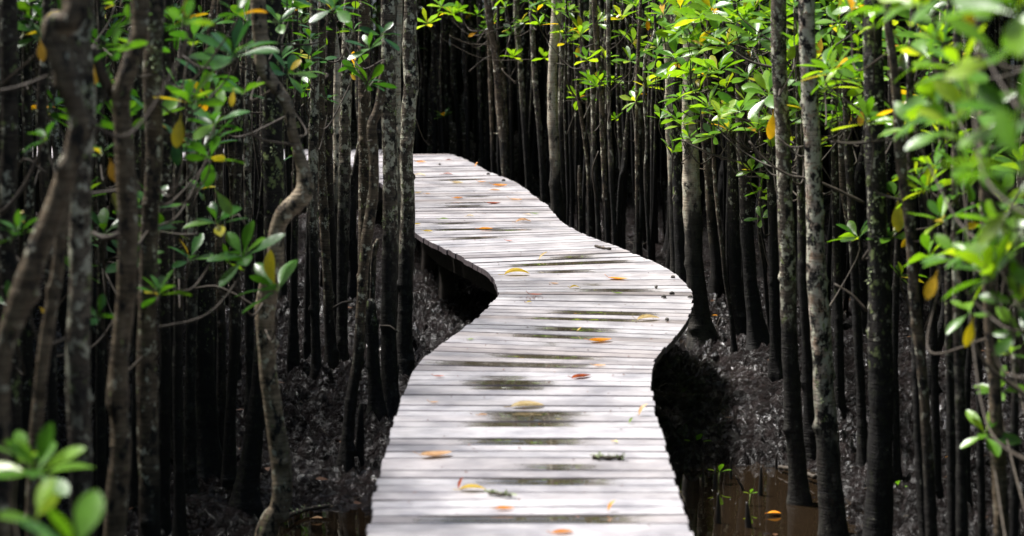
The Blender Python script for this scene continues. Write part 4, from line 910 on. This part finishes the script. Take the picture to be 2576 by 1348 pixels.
# twigs and rotting leaves pressed into the mud
mb = MB(); rnd = random.Random(31)
for _ in range(620):
    Y = rnd.uniform(8.2, 17); X = rnd.uniform(-.22, .22) * Y
    if path_dist(X, Y) < .3: continue
    z = gh(X, Y) + .004; a = rnd.uniform(0, 6.28)
    if rnd.random() < .35:
        l = rnd.uniform(.04, .16); tube(mb, [(X, Y, z), (X + math.cos(a) * l * .5, Y + math.sin(a) * l * .5, z + .02), (X + math.cos(a) * l, Y + math.sin(a) * l, gh(X + math.cos(a) * l, Y + math.sin(a) * l) + .006)], .0028, 5, 0, None, 1)
    else: leaf(mb, np.array([X, Y, z]), (math.cos(a), math.sin(a), rnd.uniform(0, .3)), (rnd.gauss(0, .3), rnd.gauss(0, .3), 1), rnd.uniform(.03, .07), rnd.uniform(.015, .028), .2, .2, 0, True)
tag(mb.build('mud_litter', [simple('rotten leaf', (.10, .045, .018), .5), TWIG]), 'brown rotten leaves and twig bits pressed into the black mud', 'litter', kind='stuff')
# breathing roots in the right pool
for (x, y0, y1, dx, w_, lb) in [(1838,1150,1204,0,10,'thin black root peg at the back of the right pool, near its middle'),(1798,1178,1229,0,14,'root peg with the bright two-leaved seedling at its tip'),(1868,1196,1232,-18,9,'slanting black root peg leaning right in the right pool'),(1912,1172,1246,2,14,'upright tapered root peg nearest the right shore of the pool'),(1806,1240,1316,0,16,'tall root peg in the front of the right pool, nearest the deck'),(1882,1262,1326,-4,20,'thick root peg with a swollen foot in the front of the pool'),(1787,1100,1140,0,9,'short root peg on the mud behind the right pool'),(1952,1140,1180,0,10,'root peg standing left of the knothole trunk above the shore'),(1768,1150,1215,0,8,'faint thin root peg in the pool closest to the deck edge'),(1846,1092,1110,4,7,'tiny root stub on the mud bank above the pool'),(2270,1238,1290,0,12,'pointed root peg on the mud right of the lichen-clumped trunk')]:
    b0 = onZ(x, y1, WZ); tp = atY(x - dx * -1, y0, b0[1]); h = max(.05, tp[2] - b0[2]); r = w_ / FPX * b0[1] / 2; mb = MB()
    tx = (tp[0] - b0[0]); tube(mb, spline(np.array([(0, 0, -.08), (0, 0, 0), (tx * .5, 0, h * .5), (tx, 0, h)]), .012), 1, 7)
    V0 = mb.v[0]; kk = 7; nn = len(V0) // kk; P = spline(np.array([(0, 0, -.08), (0, 0, 0), (tx * .5, 0, h * .5), (tx, 0, h)]), .012)
    mb = MB(); tt = np.linspace(0, 1, len(P)); tube(mb, P, r * (1.05 - .75 * tt ** 2.2), 8)
    tag(mb.build('breathing_root', ROOT, None, b0), lb, 'root', 'breathing roots in the right pool')
for (x, y, L, lb) in [(1806,1190,26,'two-leaved seedling on a peg in the right pool'),(1751,1116,30,'spindly green seedling at the back of the right pool'),(2248,1232,26,'seedling with blue-green leaves right of the lichen-clumped trunk'),(1884,1245,16,'tiny seedling on a peg at the middle of the right pool'),(770,900,14,'small green shoot in the mud left of the deck')]:
    b0 = onZ(x, y + 25, WZ); h = .045; r = empty('seedling', b0); tag(r, lb, 'seedling'); mb = MB(); tube(mb, [(0, 0, -.03), (.004, 0, h)], .003, 6); mb.build('stem', GTWIG, r)
    mb = MB(); Lm = L / FPX * b0[1] * 1.3
    for a in (0.3, 2.6, 1.5): leaf(mb, np.array([.004, 0, h]), (math.cos(a), -.2, .45), (0, 0, 1), Lm, Lm * .45, .3, .2)
    mb.build('leaves', LEAF, r)
